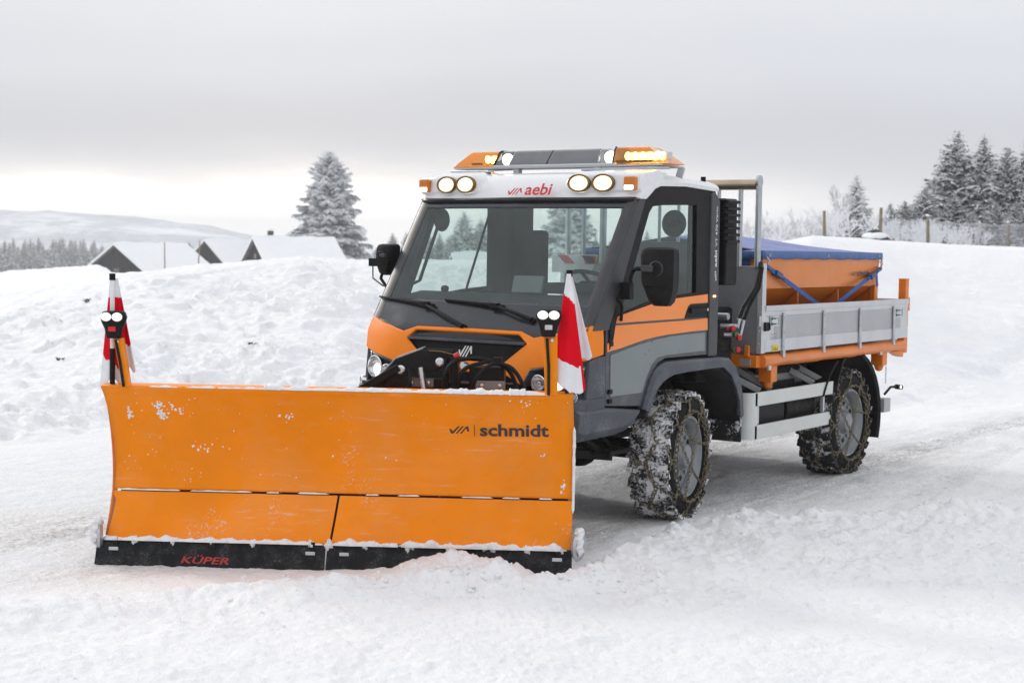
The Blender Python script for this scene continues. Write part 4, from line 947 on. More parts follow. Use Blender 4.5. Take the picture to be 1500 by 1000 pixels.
        b2 = MB(); b2.lathe([(.455, -wd_ * .47), (.468, -wd_ * .30), (.4695, 0), (.468, wd_ * .30), (.455, wd_ * .47)], (0, 0, 0), (0, 1, 0), 96)
        b.build('tread', 'tread' if snowy else 'tread2', W, .004, 40); b2.build('tread_snow', 'packed' if snowy else 'tread', W, 0, 60)
        # rim: rolled edge, deep dish, disc with holes and hub
        b = MB(); h0 = wd_ / 2
        b.lathe([(r, (h0 - i) * s) for r, i in ((.302, .045), (.306, .022), (.300, .012), (.285, .014), (.272, .05), (.262, .062), (.258, .105), (.235, .118), (.225, .085), (.205, .078), (.12, .074), (.10, .07))], (0, 0, 0), (0, 1, 0), 56)
        rm = b.build('rim', 'rim', W, 0, 35)
        b = MB(); b.lathe([(.11, (h0 - .074) * s), (.095, (h0 - .045) * s), (.085, (h0 - .02) * s), (.05, (h0 - .012) * s), (0, (h0 - .012) * s)], (0, 0, 0), (0, 1, 0), 28)
        b.build('hub', 'rim', W, .002); b = MB()
        for k in range(6):
            a = k * math.pi / 3; b.lathe([(.016, 0), (.016, .022), (0, .024)], (.15 * math.cos(a), (h0 - .078) * s, .15 * math.sin(a)), (0, s, 0), 8); b.cut()
        b.build('wheel_nut', 'rim', W, .002)
        b = MB()
        for k in range(6):
            a = (k + .5) * math.pi / 3; b.lathe([(.0, .0), (.024, .0), (.024, .004)], (.165 * math.cos(a), (h0 - .0755) * s, .165 * math.sin(a)), (0, s, 0), 14); b.cut()
        b.build('rim_hole', 'black', W)
        # snow chain: links along a net of strands on the tyre's surface
        def surf(a, t):
            """t 0: ring on the sidewall, 1: tread shoulder, 2: tread centre, 3 and 4 mirrored"""
            tt = [0, .5, 1, 2, 3, 3.5, 4]; rr_ = [.335, .41, .472, .486, .472, .41, .335]; hh = [h0 + .012, h0 + .008, h0 - .03, 0, -h0 + .03, -h0 - .008, -h0 - .012]
            r = float(np.interp(t, tt, rr_)); h = float(np.interp(t, tt, hh)); return Vector((r * math.sin(a), h * s, r * math.cos(a)))
        b = MB(); li = [0]
        def strand(p, q, sag=0):
            n = 12; pts = []
            for i in range(n + 1):
                k = i / n; pts.append(surf(p[0] + (q[0] - p[0]) * k, p[1] + (q[1] - p[1]) * k) + Vector((rng.uniform(-1, 1), 0, rng.uniform(-1, 1))) * .003)
            lens = sum((pts[i + 1] - pts[i]).length for i in range(n)); m_ = max(1, int(lens / .034))
            cum = [0]
            for i in range(n): cum.append(cum[-1] + (pts[i + 1] - pts[i]).length)
            for j in range(m_):
                d = (j + .5) / m_ * lens; i = max(k for k in range(n) if cum[k] <= d); c = pts[i].lerp(pts[i + 1], (d - cum[i]) / max(1e-6, cum[i + 1] - cum[i]))
                t = (pts[i + 1] - pts[i]).normalized(); out_ = Vector((c.x, 0, c.z)).normalized() * .6 + Vector((0, s, 0)) * .4
                u_ = t.cross(out_).normalized(); v_ = t.cross(u_); li[0] += 1
                side = u_ if li[0] % 2 else (v_ * .8 + u_ * .6).normalized()
                b.tube([c + t * .024 * math.cos(a) + side * .0135 * math.sin(a) for a in (0, .9, 1.57, 2.24, 3.14, 4.04, 4.71, 5.38)], .0052, 4, closed=True)
        n = 9; da = 2 * math.pi / n
        for k in range(n):
            a = k * da + .2
            strand((a, .0), (a + da, .0)); strand((a, 0), (a - da * .08, .55)); strand((a - da * .08, .55), (a - da * .5, 1)); strand((a - da * .08, .55), (a + da * .4, 1))
            strand((a - da * .5, 1), (a - da * .5, 1.5)); strand((a - da * .5, 1.5), (a, 2.1)); strand((a - da * .5, 1.5), (a - da, 2.1)); strand((a, 2.1), (a, 2.6)); strand((a, 2.6), (a + da * .5, 3.2)); strand((a, 2.6), (a - da * .5, 3.2))
        # tensioner across the rim
        for p, q in ((1.1, 3.9), (2.6, 5.9), (4.9, .8)):
            P1 = surf(p, 0); P2 = surf(q, 0); mid = (P1 + P2) / 2; m_ = int((P2 - P1).length / .034)
            for j in range(m_):
                k = (j + .5) / m_; c = P1.lerp(P2, k) + Vector((0, .012 * s, -.04 * math.sin(k * math.pi))); t = (P2 - P1).normalized(); li[0] += 1
                side = Vector((0, 1, 0)) if li[0] % 2 else t.cross(Vector((0, 1, 0)))
                b.tube([c + t * .022 * math.cos(a) + side * .011 * math.sin(a) for a in (0, .9, 1.57, 2.24, 3.14, 4.04, 4.71, 5.38)], .0038, 4, closed=True)
        b.build('snow_chain', 'chain', W, 0, 60)
    for x, s, st_, snowy in ((0, 1, rad(9), True), (0, -1, rad(9), True), (-3.036, 1, 0, False), (-3.036, -1, 0, False)):
        W = sub_empty('wheel', T, (x, .812 * s, .462), st_)
        wheel_parts(W, s, snowy, int(10 + x + s))
    # snow thrown up on the bumper edges and sill
    return T

# ------------------------------------------------------------------ snow plough
def snow_ridge(mb, fn, n, width, height, seed, dens=1.0, mi=0):
    """an uneven crumbly strip of snow along fn(t)->(point, across, up), t in 0..1"""
    rng = random.Random(seed); k = 9; rows = []; offs = [rng.uniform(0, 9) for _ in range(4)]
    raw = [(.35 + .8 * abs(math.sin(i / n * 37 + offs[0])) * abs(math.sin(i / n * 11.3 + offs[1])) + .9 * rng.random() ** 2) for i in range(n + 5)]
    hs = [sum(raw[i:i + 4]) / 4 for i in range(n + 1)]; jr = [[1 + .16 * rng.uniform(-1, 1) for _ in range(k)] for _ in range(n + 3)]
    for i in range(n + 1):
        t = i / n; p, ac, up = fn(t); e = min(1, t * 20, (1 - t) * 20); h = height * hs[i] * e; w_ = width * (.55 + .6 * hs[i]) * max(.05, e)
        row = []
        for j in range(k):
            a = math.pi * j / (k - 1); jit = (jr[i][j] + jr[i + 1][j] + jr[i + 2][j]) / 3
            row.append(p + ac * (math.cos(a) * w_ * .5 * jit) + up * (math.sin(a) ** .7 * h * jit))
        rows.append(row)
    return mb.grid(rows, mi, True)

def build_plow():
    rz = math.atan2(PDIR.y, PDIR.x)
    P = root('snow_plough', 'wide orange snow plough blade with flags and lamps, lowered before the truck', 'snow plough', PA, rz, local=True)
    # local frame: x along the blade, y backwards (so forward is -y), z up
    zs = [1.090, 1.05, .98, .90, .80, .70, .60, .52, .437]; ds = [.0, -.035, -.075, -.115, -.155, -.183, -.198, -.202, -.196]
    prof = lambda z: float(np.interp(z, [0, .14, .21, .28, .36] + zs[::-1], [.03, -.035, -.08, -.125, -.165] + ds[::-1]))
    def sheet(s0, s1, za, zb, nz, ns, e0=None, e1=None):
        rows = []
        for i in range(nz + 1):
            z = za + (zb - za) * i / nz; a = e0(z) if e0 else s0; b = e1(z) if e1 else s1
            rows.append([(a + (b - a) * j / ns, -prof(z), z) for j in range(ns + 1)])
        return rows
    eL = lambda z: .022 + .05 * math.sin(min(1, max(0, (1.09 - z) / .95)) * math.pi) * .6 + (.02 if z < .4 else 0); eR = lambda z: 2.925 + .012 * math.sin(min(1, max(0, (1.09 - z) / .95)) * math.pi)
    mb = MB(); mb.grid(sheet(0, 0, .437, 1.090, 44, 40, eL, eR))
    ms = mb.build('mouldboard', 'plow', P, 0, 60, .010, offset=-1)
    for a, b in ((eL, lambda z: 1.462 - (.42 - z) * .10), (lambda z: 1.476 - (.42 - z) * .10, eR)):
        mb = MB(); mb.grid(sheet(0, 0, .135, .425, 12, 20, a, b)); mb.build('trip_panel', 'plow', P, .003, 60, .014, offset=-1)
    # rolled top edge, end plates and back ribs
    mb = MB(); mb.grid([[(s, y, z) for s in np.linspace(.022, 2.925, 20)] for y, z in ((-.0, 1.090), (.010, 1.104), (.085, 1.112), (.09, 1.07))], flip=False); mb.build('top_flange', 'plow', P, 0, 30, .006)
    mb = MB()
    for s in (.03, .55, 1.1, 1.6, 2.1, 2.5, 2.915):
        mb.prism([(s - .008, -prof(z) + .030, z) for z in (1.05, .98, .9, .8, .7, .6, .52, .42, .30, .16)] + [(s - .008, .235, .18), (s - .008, .31, .50), (s - .008, .27, .85), (s - .008, .12, 1.06)], (.016, 0, 0)); mb.cut()
    mb.build('back_rib', 'orange_frame', P, .004); mb = MB(); mb.box((1.45, .30, .42), (2.7, .09, .09)); mb.cut(); mb.box((1.45, .29, .80), (2.7, .07, .07)); mb.build('back_beam', 'orange_frame', P, .004)
    # dark gap filler behind the seams
    mb = MB(); mb.grid(sheet(.08, 2.9, .13, .45, 8, 4)); mb.v = [(v[0], v[1] + .03, v[2]) for v in mb.v]; mb.build('seam_backing', 'blacksteel', P, 0, 60)
    # lettering, lying in the tilted upper sheet
    mb = MB(); z0, z1 = .81, .91
    sl_ = Vector((0, -(prof(z1) - prof(z0)), z1 - z0)).normalized(); base = Vector((2.318, -prof(.828) - .004, .826))
    letter(mb, 'schmidt', base + Vector((.035, 0, 0)), (1, 0, .010), sl_, .425, .083)
    emblem(mb, base + Vector((-.155, 0, .010)), (1, 0, .01), sl_, .125, .052)
    lx = base + Vector((.0, 0, -.004)); mb.add([lx, lx + Vector((.004, 0, 0)), lx + Vector((.004, 0, 0)) + sl_ * .083, lx + sl_ * .083], [(0, 1, 2, 3)])
    mb.build('lettering', 'darktext', ms, 0, 0)
    # cutting edge
    for a, b, key in ((-.008, 1.418, .53), (1.428, 2.935, 2.02)):
        mb = MB(); pr = lambda z: -(prof(.14) + .022 + (.14 - z) * .42)
        mb.prism([(a, pr(z) + o, z) for z, o in ((.148, 0), (-.03, 0), (-.03, .035), (.148, .03))], (b - a, 0, 0)); ce = mb.build('cutting_edge', MT['cutedge'], P, .004)
        mb = MB(); u_ = Vector((0, -.42, -1)).normalized() * -1
        letter(mb, 'kuper', (key, pr(.022) - .003, .022), (1, 0, -.006), u_, .30, .052); mb.build('lettering', MT['edgered'], ce, 0, 0)
        mb = MB()
        for s in (a + .11, b - .09): mb.box((s, pr(.095) - .003, .095), (.06, .008, .022)); mb.cut()
        mb.build('bolt', 'alu', ce, .006)
        mb = MB()
        for k in range(5): s = a + .12 + (b - a - .2) * k / 4; mb.box((s, pr(.135) - .004, .135), (.030, .02, .055), Matrix.Rotation(.15, 3, 'Y')); mb.cut()
        mb.build('edge_clamp', 'blacksteel', ce, .005)
    for s0, sg in ((2.972, 1), (-.004, -1)):                                    # round end shoes
        mb = MB(); mb.lathe([(0, -.02), (.075, -.02), (.096, 0), (.084, .018), (.03, .03), (0, .03)], (s0, .045, .17), (sg * .93, -.34, 0), 28); mb.build('end_shoe', 'galv', P, 0, 40)
    # ---- snow lying on it
    mb = MB()
    f = lambda a, b: (lambda t: (Vector((a + (b - a) * t, -prof(.14) - .012, .142)), Vector((0, -1, .15)), Vector((0, -.25, 1))))
    snow_ridge(mb, f(-.01, 1.42), 150, .05, .026, 3); snow_ridge(mb, f(1.43, 2.92), 150, .06, .034, 9)
    for s, k in ((.23, 1), (.47, .9), (.71, .9), (.97, 1.0), (1.33, 1.2), (1.44, 1.3), (1.66, 1), (1.93, 1.3), (2.18, 1.1), (2.45, 1.1), (2.66, 1.2), (2.86, 1.1), (1.95, .8), (2.4, .8)):
        n0 = len(mb.v); c = Vector((s, -prof(.14) - .020, .146)); mb.ball(c, .019 * k, 12, 8, sq=(1.0, .9, 1.35))
        for i in range(n0, len(mb.v)):
            v = Vector(mb.v[i]); mb.v[i] = tuple(c + (v - c) * (1 + .28 * math.sin(v.x * 151 + v.z * 97) + .18 * math.sin(v.x * 330 - v.z * 270)))
    for s0, sg in ((2.972, 1), (-.004, -1)):
        for k in range(9):
            a = -.3 + k * .3; n0 = len(mb.v); c = Vector((s0 + .006 * sg, .035 - .085 * math.cos(a) * .6, .175 + .085 * math.sin(a))); mb.ball(c, .026, 8, 6)
            for i in range(n0, len(mb.v)):
                v = Vector(mb.v[i]); mb.v[i] = tuple(c + (v - c) * (1 + .35 * math.sin(v.x * 151 + v.z * 97 + v.y * 120)))
    tag(mb.build('snow_on_edge', 'snow', P, 0, 60), kind='stuff')
    mb = MB()
    def tp(a, b): return lambda t: (Vector((a + (b - a) * t, .012 + .004 * math.sin(t * 31), 1.100)), Vector((0, 1, .1)), Vector((0, -.12, 1)))
    snow_ridge(mb, tp(.26, 1.30), 90, .022, .007, 21); snow_ridge(mb, tp(1.0, 2.85), 220, .038, .016, 5); snow_ridge(mb, tp(2.15, 2.52), 60, .050, .024, 6); snow_ridge(mb, tp(2.53, 2.64), 16, .06, .034, 8); snow_ridge(mb, tp(1.03, 1.12), 20, .04, .026, 12)
    tag(mb.build('snow_on_top', 'snow', P, 0, 60), kind='stuff')
    mb = MB(); rng = random.Random(4)
    for (a, b) in ((eL, eR),):
        def seam(t): s = .07 + 2.85 * t; return Vector((s, -prof(.431) - .003, .431)), Vector((0, -1, 0)), Vector((0, -.1, 1))
        for a0, b0 in ((.0, .14), (.16, .30), (.33, .36), (.40, .47), (.55, .58), (.62, .67), (.76, .83), (.85, .89), (.93, .96)):
            snow_ridge(mb, (lambda t, a0=a0, b0=b0: seam(a0 + (b0 - a0) * t)), max(8, int((b0 - a0) * 160)), .012, .008, rng.randint(0, 99))
    snow_ridge(mb, lambda t: (Vector((2.935 , -prof(.35 + .55 * t) - .004, .35 + .55 * t)), Vector((1, 0, 0)), Vector((.1, -1, 0))), 60, .016, .010, 31)
    def dab(s, z, r):
        n0 = len(mb.v); c = Vector((s, -prof(z) - .0005, z)); mb.ball(c, r, 7, 5, sq=(.8 + rng.random() * .7, .45, .9 + rng.random() * .9))
        for i in range(n0, len(mb.v)):
            v = Vector(mb.v[i]); mb.v[i] = tuple(c + (v - c) * (1 + .35 * math.sin(v.x * 611 + v.z * 407)))
    for i in range(70): dab(rng.choice([rng.uniform(.1, .6), rng.uniform(.1, 1.6), rng.uniform(.1, 2.9)]), rng.uniform(.48, 1.06), rng.uniform(.0015, .0038))
    for cs, cz, n, ds_, dz_ in ((.365, .985, 26, .016, .018), (.372, .930, 34, .014, .014), (.172, .925, 16, .007, .018), (.50, .945, 9, .012, .014), (.45, .97, 7, .012, .02), (1.17, .92, 8, .02, .02), (2.62, 1.05, 10, .04, .012), (.62, .72, 10, .05, .02), (2.87, .50, 8, .008, .016), (2.74, .70, 3, .006, .006)):
        for k in range(n): dab(cs + rng.gauss(0, ds_), cz + rng.gauss(0, dz_), rng.uniform(.003, .0075))
    tag(mb.build('snow_dab', 'snow', P, 0, 60), kind='stuff')
    # ---- marker lamps and flags
    for (s, zt, tilt, sx, bent) in ((.1075, 1.527, 0, .150, True), (2.769, 1.585, .0, .152, False)):
        zb = zt - .13
        mb = MB()
        rows = []
        for z, hw, d0, d1 in ((zt + .036, .050, .02, -.05), (zt + .030, .068, .034, -.06), (zt, .080, .045, -.06), (zt - .03, .074, .045, -.05), (zt - .07, .055, .036, -.04), (zb, .042, .028, -.03)):
            rows.append([(s + hw * math.cos(a), -.02 + (-(d0) if math.sin(a) > 0 else -d1) * abs(math.sin(a)) ** .6, z) for a in np.linspace(0, 2 * math.pi, 21)])
        mb.grid(rows); mb.add(rows[0][:-1], [tuple(range(20))]); mb.add(rows[-1][:-1], [tuple(range(20))[::-1]])
        lp = mb.build('marker_lamp', 'black', P, 0, 45)
        for k in (-1, 1):
            b = MB(); b.lathe([(.033, .0), (.030, .010), (.02, .015), (0, .017)], (s + k * .034, -.066, zt + .002), (0, -1, 0), 24); b.v = [(v[0], v[1], (v[2] - zt) * .82 + zt) for v in b.v]; b.build('lens', MT['plowlens'], lp, 0, 60)
        b = MB(); b.box((s + .002, -.062, zt - .072), (.046, .012, .030)); b.build('reflector', 'red' if bent else 'steel', lp, .004)
        mb = MB()
        if bent: mb.prism([(s - .005, -.012, zb), (s + .050, -.012, zb), (s + .097, -.012, 1.10), (s + .050, -.012, 1.10)], (0, .05, 0))
        else: mb.prism([(s - .030, -.012, zb), (s + .055, -.012, zb + .005), (s + .060, -.012, 1.10), (s - .016, -.012, 1.10)], (0, .05, 0))
        mb.build('lamp_bracket', 'plow', P, .004)
        mb = MB(); x0, x1 = (s + .012, s + .062) if bent else (s - .008, s + .008)
        mb.tube([(x0, -.022, zb - .01), (x0 + (x1 - x0) * .45 + .006, -.024, (zb + 1.1) / 2), (x1, -.022, 1.10)], .009, 8)
        mb.build('lamp_cable', 'hose', P)
        mb = MB(); mb.lathe([(.011, 0), (.010, .008), (0, .01)], (s + (.022 if bent else .024), -.012, zb - .022), (0, -1, 0), 10); mb.build('bracket_bolt', 'steel', P)
    def cloth(name, corners, bands, y0, wave, seed, nn=70, mm=44, notch=0):
        TL, TR, BL, BR = corners; rows = []
        for i in range(nn + 1):
            v = i / nn; row = []
            for j in range(mm + 1):
                u_ = j / mm; a = Vector(TL).lerp(Vector(BL), v); b = Vector(TR).lerp(Vector(BR), v); p = a.lerp(b, u_)
                fold = math.sin(u_ * 7 + seed + v * 1.3) * wave * (.15 + v); dz = -notch * v ** 3 * (1 - abs(2 * u_ - 1.05)) - .02 * v * math.sin(u_ * 9)
                row.append((p.x, y0 + fold, p.y + dz))
            rows.append(row)
        mb = MB(); mb.grid(rows)
        for k, f in enumerate(mb.f):
            i, j = divmod(k, mm); mb.m[k] = bands((i + .5) / nn, (j + .5) / mm)
        return mb
    def flag(s, top, clo):
        mb = MB(); mb.tube([(s, .035, 1.115), (s, .035, top - .03)], .014, 12); pole = mb.build('marker_flag', 'whitecloth', P)
        b = MB(); b.tube([(s, .035, top - .035), (s, .035, top + .006)], .019, 12); b.tube([(s, .035, 1.112), (s, .035, 1.33)], .0165, 12); b.build('pole_cap', 'black', pole)
        for c in clo: c.build('flag_cloth', ['whitecloth', 'redcloth'], pole, 0, 60, .003)
    flag(.082, 1.785, [cloth('a', ((.062, 1.76), (.100, 1.76), (-.005, 1.09), (.150, 1.11)), lambda v, u: 0 if v < .17 or v > .74 + .22 * (u - .2) else 1, .052, .012, 1.0, notch=-.03),
                       cloth('b', ((.088, 1.76), (.104, 1.76), (.115, 1.10), (.222, 1.20)), lambda v, u: 0 if v < .20 or v > .72 else 1, .070, .010, 2.4, notch=-.04)])
    flag(2.889, 1.852, [cloth('c', ((2.874, 1.835), (2.898, 1.835), (2.795, 1.245), (3.000, 1.150)), lambda v, u: 0 if v < .20 + .06 * u else (1 if (v < .81 - .02 * u or u > .93) else 0), .004, .016, .4, notch=.10),
                        cloth('d', ((2.884, 1.835), (2.902, 1.835), (2.905, 1.25), (3.035, 1.345)), lambda v, u: 0, .055, .012, 2.0)])
    # ---- mounting gear between blade and truck (black steel, hydraulics)
    mb = MB()
    a1 = [(1.50, 1.02), (1.66, 1.13), (1.77, 1.255), (1.945, 1.322), (2.145, 1.318), (2.16, 1.215), (1.97, 1.175), (1.86, 1.19), (1.74, 1.03)]
    mb.prism([(x, .56, z) for x, z in a1], (0, .02, 0)); mb.prism([(x, .72, z) for x, z in a1], (0, .02, 0))
    tp_ = MB(); tp_.prism([(x, .56, z + .010) for x, z in ((1.66, 1.14), (1.77, 1.258), (1.945, 1.325), (1.945, 1.315), (1.77, 1.246), (1.67, 1.13))], (0, .19, 0)); tp_.build('arm_cover', 'headboard', P, .003)
    mb.bar((1.50, .50, 1.03), (1.80, .50, 1.21), .03, .05)
    mb.prism([(1.70, .545, 1.02), (1.735, .545, 1.20), (1.80, .545, 1.235), (1.86, .545, 1.18), (1.87, .545, 1.02)], (0, .02, 0))
    mb.box((2.365, .60, 1.11), (.225, .20, .22)); mb.box((2.15, .62, 1.10), (.05, .20, .36)); mb.box((2.09, .62, 1.10), (.03, .20, .34)); mb.box((1.88, .66, 1.05), (.40, .08, .16)); mb.box((2.05, .75, .95), (1.0, .12, .30))
    for s in (1.65, 2.40): mb.bar((s, .30, .45), (2.0 + (s - 2.0) * .55, 1.15, .62), .09, .11)
    mb.bar((1.35, .33, .50), (2.7, .33, .50), .10, .12); mb.box((2.05, 1.12, .78), (.95, .08, .60), Matrix.Rotation(-rad(32), 3, 'Z'))
    mb.build('mounting_frame', 'blacksteel', P, .006)
    mb = MB()
    mb.tube([(1.935, .55, 1.21), (2.01, .52, .72)], .021, 14); mb.cut(); mb.tube([(2.13, .60, 1.11), (2.16, .55, .80)], .018, 12); mb.build('hydraulic_rod', 'steel', P, .003); mb = MB()
    for s, z in ((2.06, 1.248), (1.81, 1.195), (2.215, 1.222)): mb.lathe([(0, -.05), (.030, -.05), (.030, .02), (.020, .03), (0, .03)], (s, .54, z), (0, -1, 0), 14); mb.cut()
    for s in (1.87, 1.98, 2.335, 2.45): mb.lathe([(.016, 0), (.016, .014), (0, .016)], (s, .495 if s > 2.2 else .61, 1.105), (0, -1, 0), 6); mb.cut()
    mb.build('pivot_pin', 'steel', P, .003)
    mb = MB(); mb.box((2.39, .496, 1.108), (.19, .010, .055)); mb.cut(); mb.box((1.925, .612, 1.105), (.18, .010, .055)); mb.build('clamp_plate', 'headboard', P, .006)
    mb = MB()
    for pts in ([(2.14, .5, 1.03), (2.10, .44, 1.16), (2.16, .48, 1.255), (2.30, .52, 1.275), (2.43, .5, 1.25)], [(2.27, .48, 1.03), (2.30, .42, 1.15), (2.38, .46, 1.235), (2.46, .5, 1.255)], [(2.44, .48, 1.25), (2.53, .46, 1.22), (2.60, .44, 1.12), (2.63, .44, 1.0)],
                [(2.43, .52, 1.25), (2.50, .52, 1.21), (2.55, .50, 1.12), (2.565, .5, 1.0)], [(2.20, .5, 1.03), (2.19, .45, 1.14), (2.24, .46, 1.22), (2.38, .5, 1.26)], [(1.86, .58, 1.0), (1.87, .5, 1.10), (1.86, .56, 1.2)]):
        mb.tube([tuple(v) for v in smooth_path(pts)], .014, 8); mb.cut()
    mb.box((2.435, .50, 1.262), (.06, .06, .05)); mb.build('hydraulic_hose', 'hose', P)
    mb = MB(); mb.tube([(2.16, .49, 1.29), (2.185, .48, 1.305)], .017, 8); mb.build('hose_cap', 'redtext', P)
    mb = MB(); mb.tube([(1.99, .55, 1.318), (2.07, .5, 1.318), (2.15, .5, 1.30)], .004, 6); mb.build('thin_pipe', 'bronze', P)
    return P
def smooth_path(pts, n=6):
    P = [Vector(p) for p in pts]; out = []
    for i in range(len(P) - 1):
        p0 = P[max(i - 1, 0)]; p1 = P[i]; p2 = P[i + 1]; p3 = P[min(i + 2, len(P) - 1)]
        for k in range(n):
            t = k / n; out.append(.5 * ((2 * p1) + (p2 - p0) * t + (2 * p0 - 5 * p1 + 4 * p2 - p3) * t * t + (3 * p1 - p0 - 3 * p2 + p3) * t ** 3))
    return out + [P[-1]]

# ------------------------------------------------------------------ salt spreader on the bed
def build_spreader():
    S = root('salt_spreader', 'orange salt spreader hopper under a blue tarpaulin, strapped down on the truck bed', 'salt spreader', (-2.63, 0, 1.16))
    x0, x1 = -1.385, -3.875; ym = .86
    mb = MB()
    # hopper: upright rim, inclined flanks
    def ring(z, y, xa, xb): return [(xa, -y, z), (xa, y, z), (xb, y, z), (xb, -y, z), (xa, -y, z)]
    rows = [ring(1.975, ym, x0, x1), ring(1.685, ym - .028, x0 - .015, x1 + .015), ring(1.68, ym - .05, x0 - .03, x1 + .03), ring(1.24, .30, x0 - .42, x1 + .42), ring(1.20, .28, x0 - .44, x1 + .44)]
    mb.grid(rows, flip=False); hp = mb.build('hopper', 'hopper', S, .006, 25, .012)
    mb = MB()
    for s in (1, -1):
        y = (ym - .032) * s
        for xa, xb in ((x0 - .005, x0 - .085), (x1 + .005, x1 + .085)): mb.box(((xa + xb) / 2, y, 1.44), (abs(xb - xa), .05, .50)); mb.cut()
        for xc in (-2.2, -3.06): mb.prism([(xc - .01, (ym - .06) * s, 1.67), (xc - .01, .40 * s, 1.26), (xc - .01, .55 * s, 1.26), (xc - .01, (ym - .05) * s, 1.45)], (.02, 0, 0)); mb.cut()
        mb.box((-2.63, .70 * s, 1.185), (2.5, .06, .06)); mb.cut()
    for xe in (x0 - .05, x1 + .05): mb.prism([(xe, -ym + .06, 1.22), (xe, ym - .06, 1.22), (xe, ym - .06, 1.675), (xe, -ym + .06, 1.675)], (.012, 0, 0)); mb.cut()
    mb.build('hopper_frame', 'hopper', S, .004)
    for s in (1, -1):                                                            # pressed diagonal ridges
        mb = MB()
        for a, b in (((x0 - .06, 1.86), (-1.98, 1.70)), ((x1 + .06, 1.84), (-3.05, 1.70))):
            p, q = Vector((a[0], (ym - .008) * s, a[1])), Vector((b[0], (ym - .024) * s, b[1])); mb.bar(p, q, .012, .018, (0, 1, 0)); mb.cut()
        mb.build('pressed_rib', 'hopper', hp, .004)
    mb = MB(); letter(mb, 'schmidt', (-3.32, ym + .008, 1.775), (-1, 0, 0), (0, -.07, 1), .30, .055); emblem(mb, (-3.20, ym + .008, 1.775), (-1, 0, 0), (0, -.07, 1), .085, .04)
    mb.build('lettering', 'darktext', hp, 0, 0)
    # tarpaulin: sloped top with a ridge, hanging hem
    mb = MB(); hem = MB(); rng = np.random.RandomState(3)
    xs = np.linspace(x0 + .025, x1 - .025, 30); ys = np.linspace(-ym - .012, ym + .012, 25); rows = []
    for x in xs:
        row = []
        for y in ys:
            t = min(1, max(0, (x0 + .02 - x) / .12), max(0, (x - x1 + .02) / 1.05) if x < -2.9 else 1); k = (1 - abs(y) / (ym + .012)) ** 1.05
            z = 1.988 + .125 * k * (min(1, (x0 + .1 - x) / .25 + .55)) * min(1, .12 + (x - x1) / .9) + .006 * math.sin(x * 9 + y * 3) * min(1, k * 4)
            row.append((float(x), float(y), float(z)))
        rows.append(row)
    mb.grid(rows); tp = mb.build('tarpaulin', 'tarptop', S, 0, 40, .006)
    loop = [(x, ym + .014) for x in xs] ; hm = MB()
    per = [(float(x), ym + .014) for x in np.linspace(x0 + .027, x1 - .027, 40)] + [(x1 - .03, float(y)) for y in np.linspace(ym + .01, -ym - .01, 30)] + [(float(x), -ym - .014) for x in np.linspace(x1 - .027, x0 + .027, 40)] + [(x0 + .03, float(y)) for y in np.linspace(-ym - .01, ym + .01, 30)]
    per.append(per[0])
    hm.grid([[(x, y, 1.992) for x, y in per], [(x * 1.0, y * 1.004, 1.958 + .003 * math.sin(x * 13 + y * 7)) for x, y in per], [(x, y * 1.002, 1.926 + .004 * math.sin(x * 17 + y * 5)) for x, y in per]])
    hm.build('hem', 'tarp', tp, 0, 60, .004)
    mb = MB(); 
    for x in (-1.46, -2.63, -3.8): mb.lathe([(.012, 0), (.012, .006), (.006, .006)], (x, ym + .021, 1.958), (0, 1, 0), 12); mb.cut()
    mb.build('eyelet', 'galv', tp)
    mb = MB(); mb.box((-1.375, .55, 1.885), (.012, .40, .075)); mb.build('front_label', MT['bluelabel'], S)
    # straps
    for a, b in (((x0 - .03, ym + .018, 1.868), (-2.52, .895, 1.50)), ((x1 + .03, ym + .018, 1.84), (-2.70, .895, 1.50))):
        a, b = Vector(a), Vector(b); mb = MB(); mb.bar(a, b, .006, .045, (0, 1, 0)) if False else mb.prism([a + Vector((0, 0, .02)), a - Vector((0, 0, .02)), b - Vector((0, 0, .02)), b + Vector((0, 0, .02))], (0, .005, 0))
        stp = mb.build('lashing_strap', 'strap', S, 0)
        d = (b - a).normalized(); mb = MB(); mb.bar(a - d * .02, a + d * .10, .03, .03); mb.bar(a + d * .16, a + d * .27, .045, .055, (0, 1, 0)); mb.bar(a + d * .20, a + d * .34, .02, .035, (0, 1, 0)); mb.build('ratchet', 'bluelabel', stp, .006)
        mb = MB(); mb.tube([a + Vector((0, .012, .02)), a + Vector((-.0, .02, .05)), a + Vector((0, .0, .07))], .009, 6); mb.build('hook', 'galv', stp)
    mb = MB(); mb.prism([(x1 + .15, ym + .022, 1.80), (x1 + .11, ym + .022, 1.80), (x1 + .08, ym + .022, 1.68), (x1 + .12, ym + .022, 1.67)], (0, .005, 0)); mb.build('strap_tail', 'strap', S)
    mb = MB(); mb.tube([Vector((x1 - .02, ym, 1.90)) + Vector((-.03 * math.sin(t), 0, .05 * math.cos(t))) for t in np.linspace(0, math.pi, 9)], .010, 8); mb.build('lifting_eye', 'orange_frame', S)
    mb = MB(); mb.box((-4.02, 0, 1.42), (.20, .62, .48)); mb.lathe([(0, -.03), (.20, -.03), (.26, .05), (0, .05)], (-4.40 + .18, 0, 1.20), (0, 0, 1), 20); mb.build('spreading_gear', 'orange_frame', S, .02)
    return S

build_truck()
build_plow()
build_spreader()

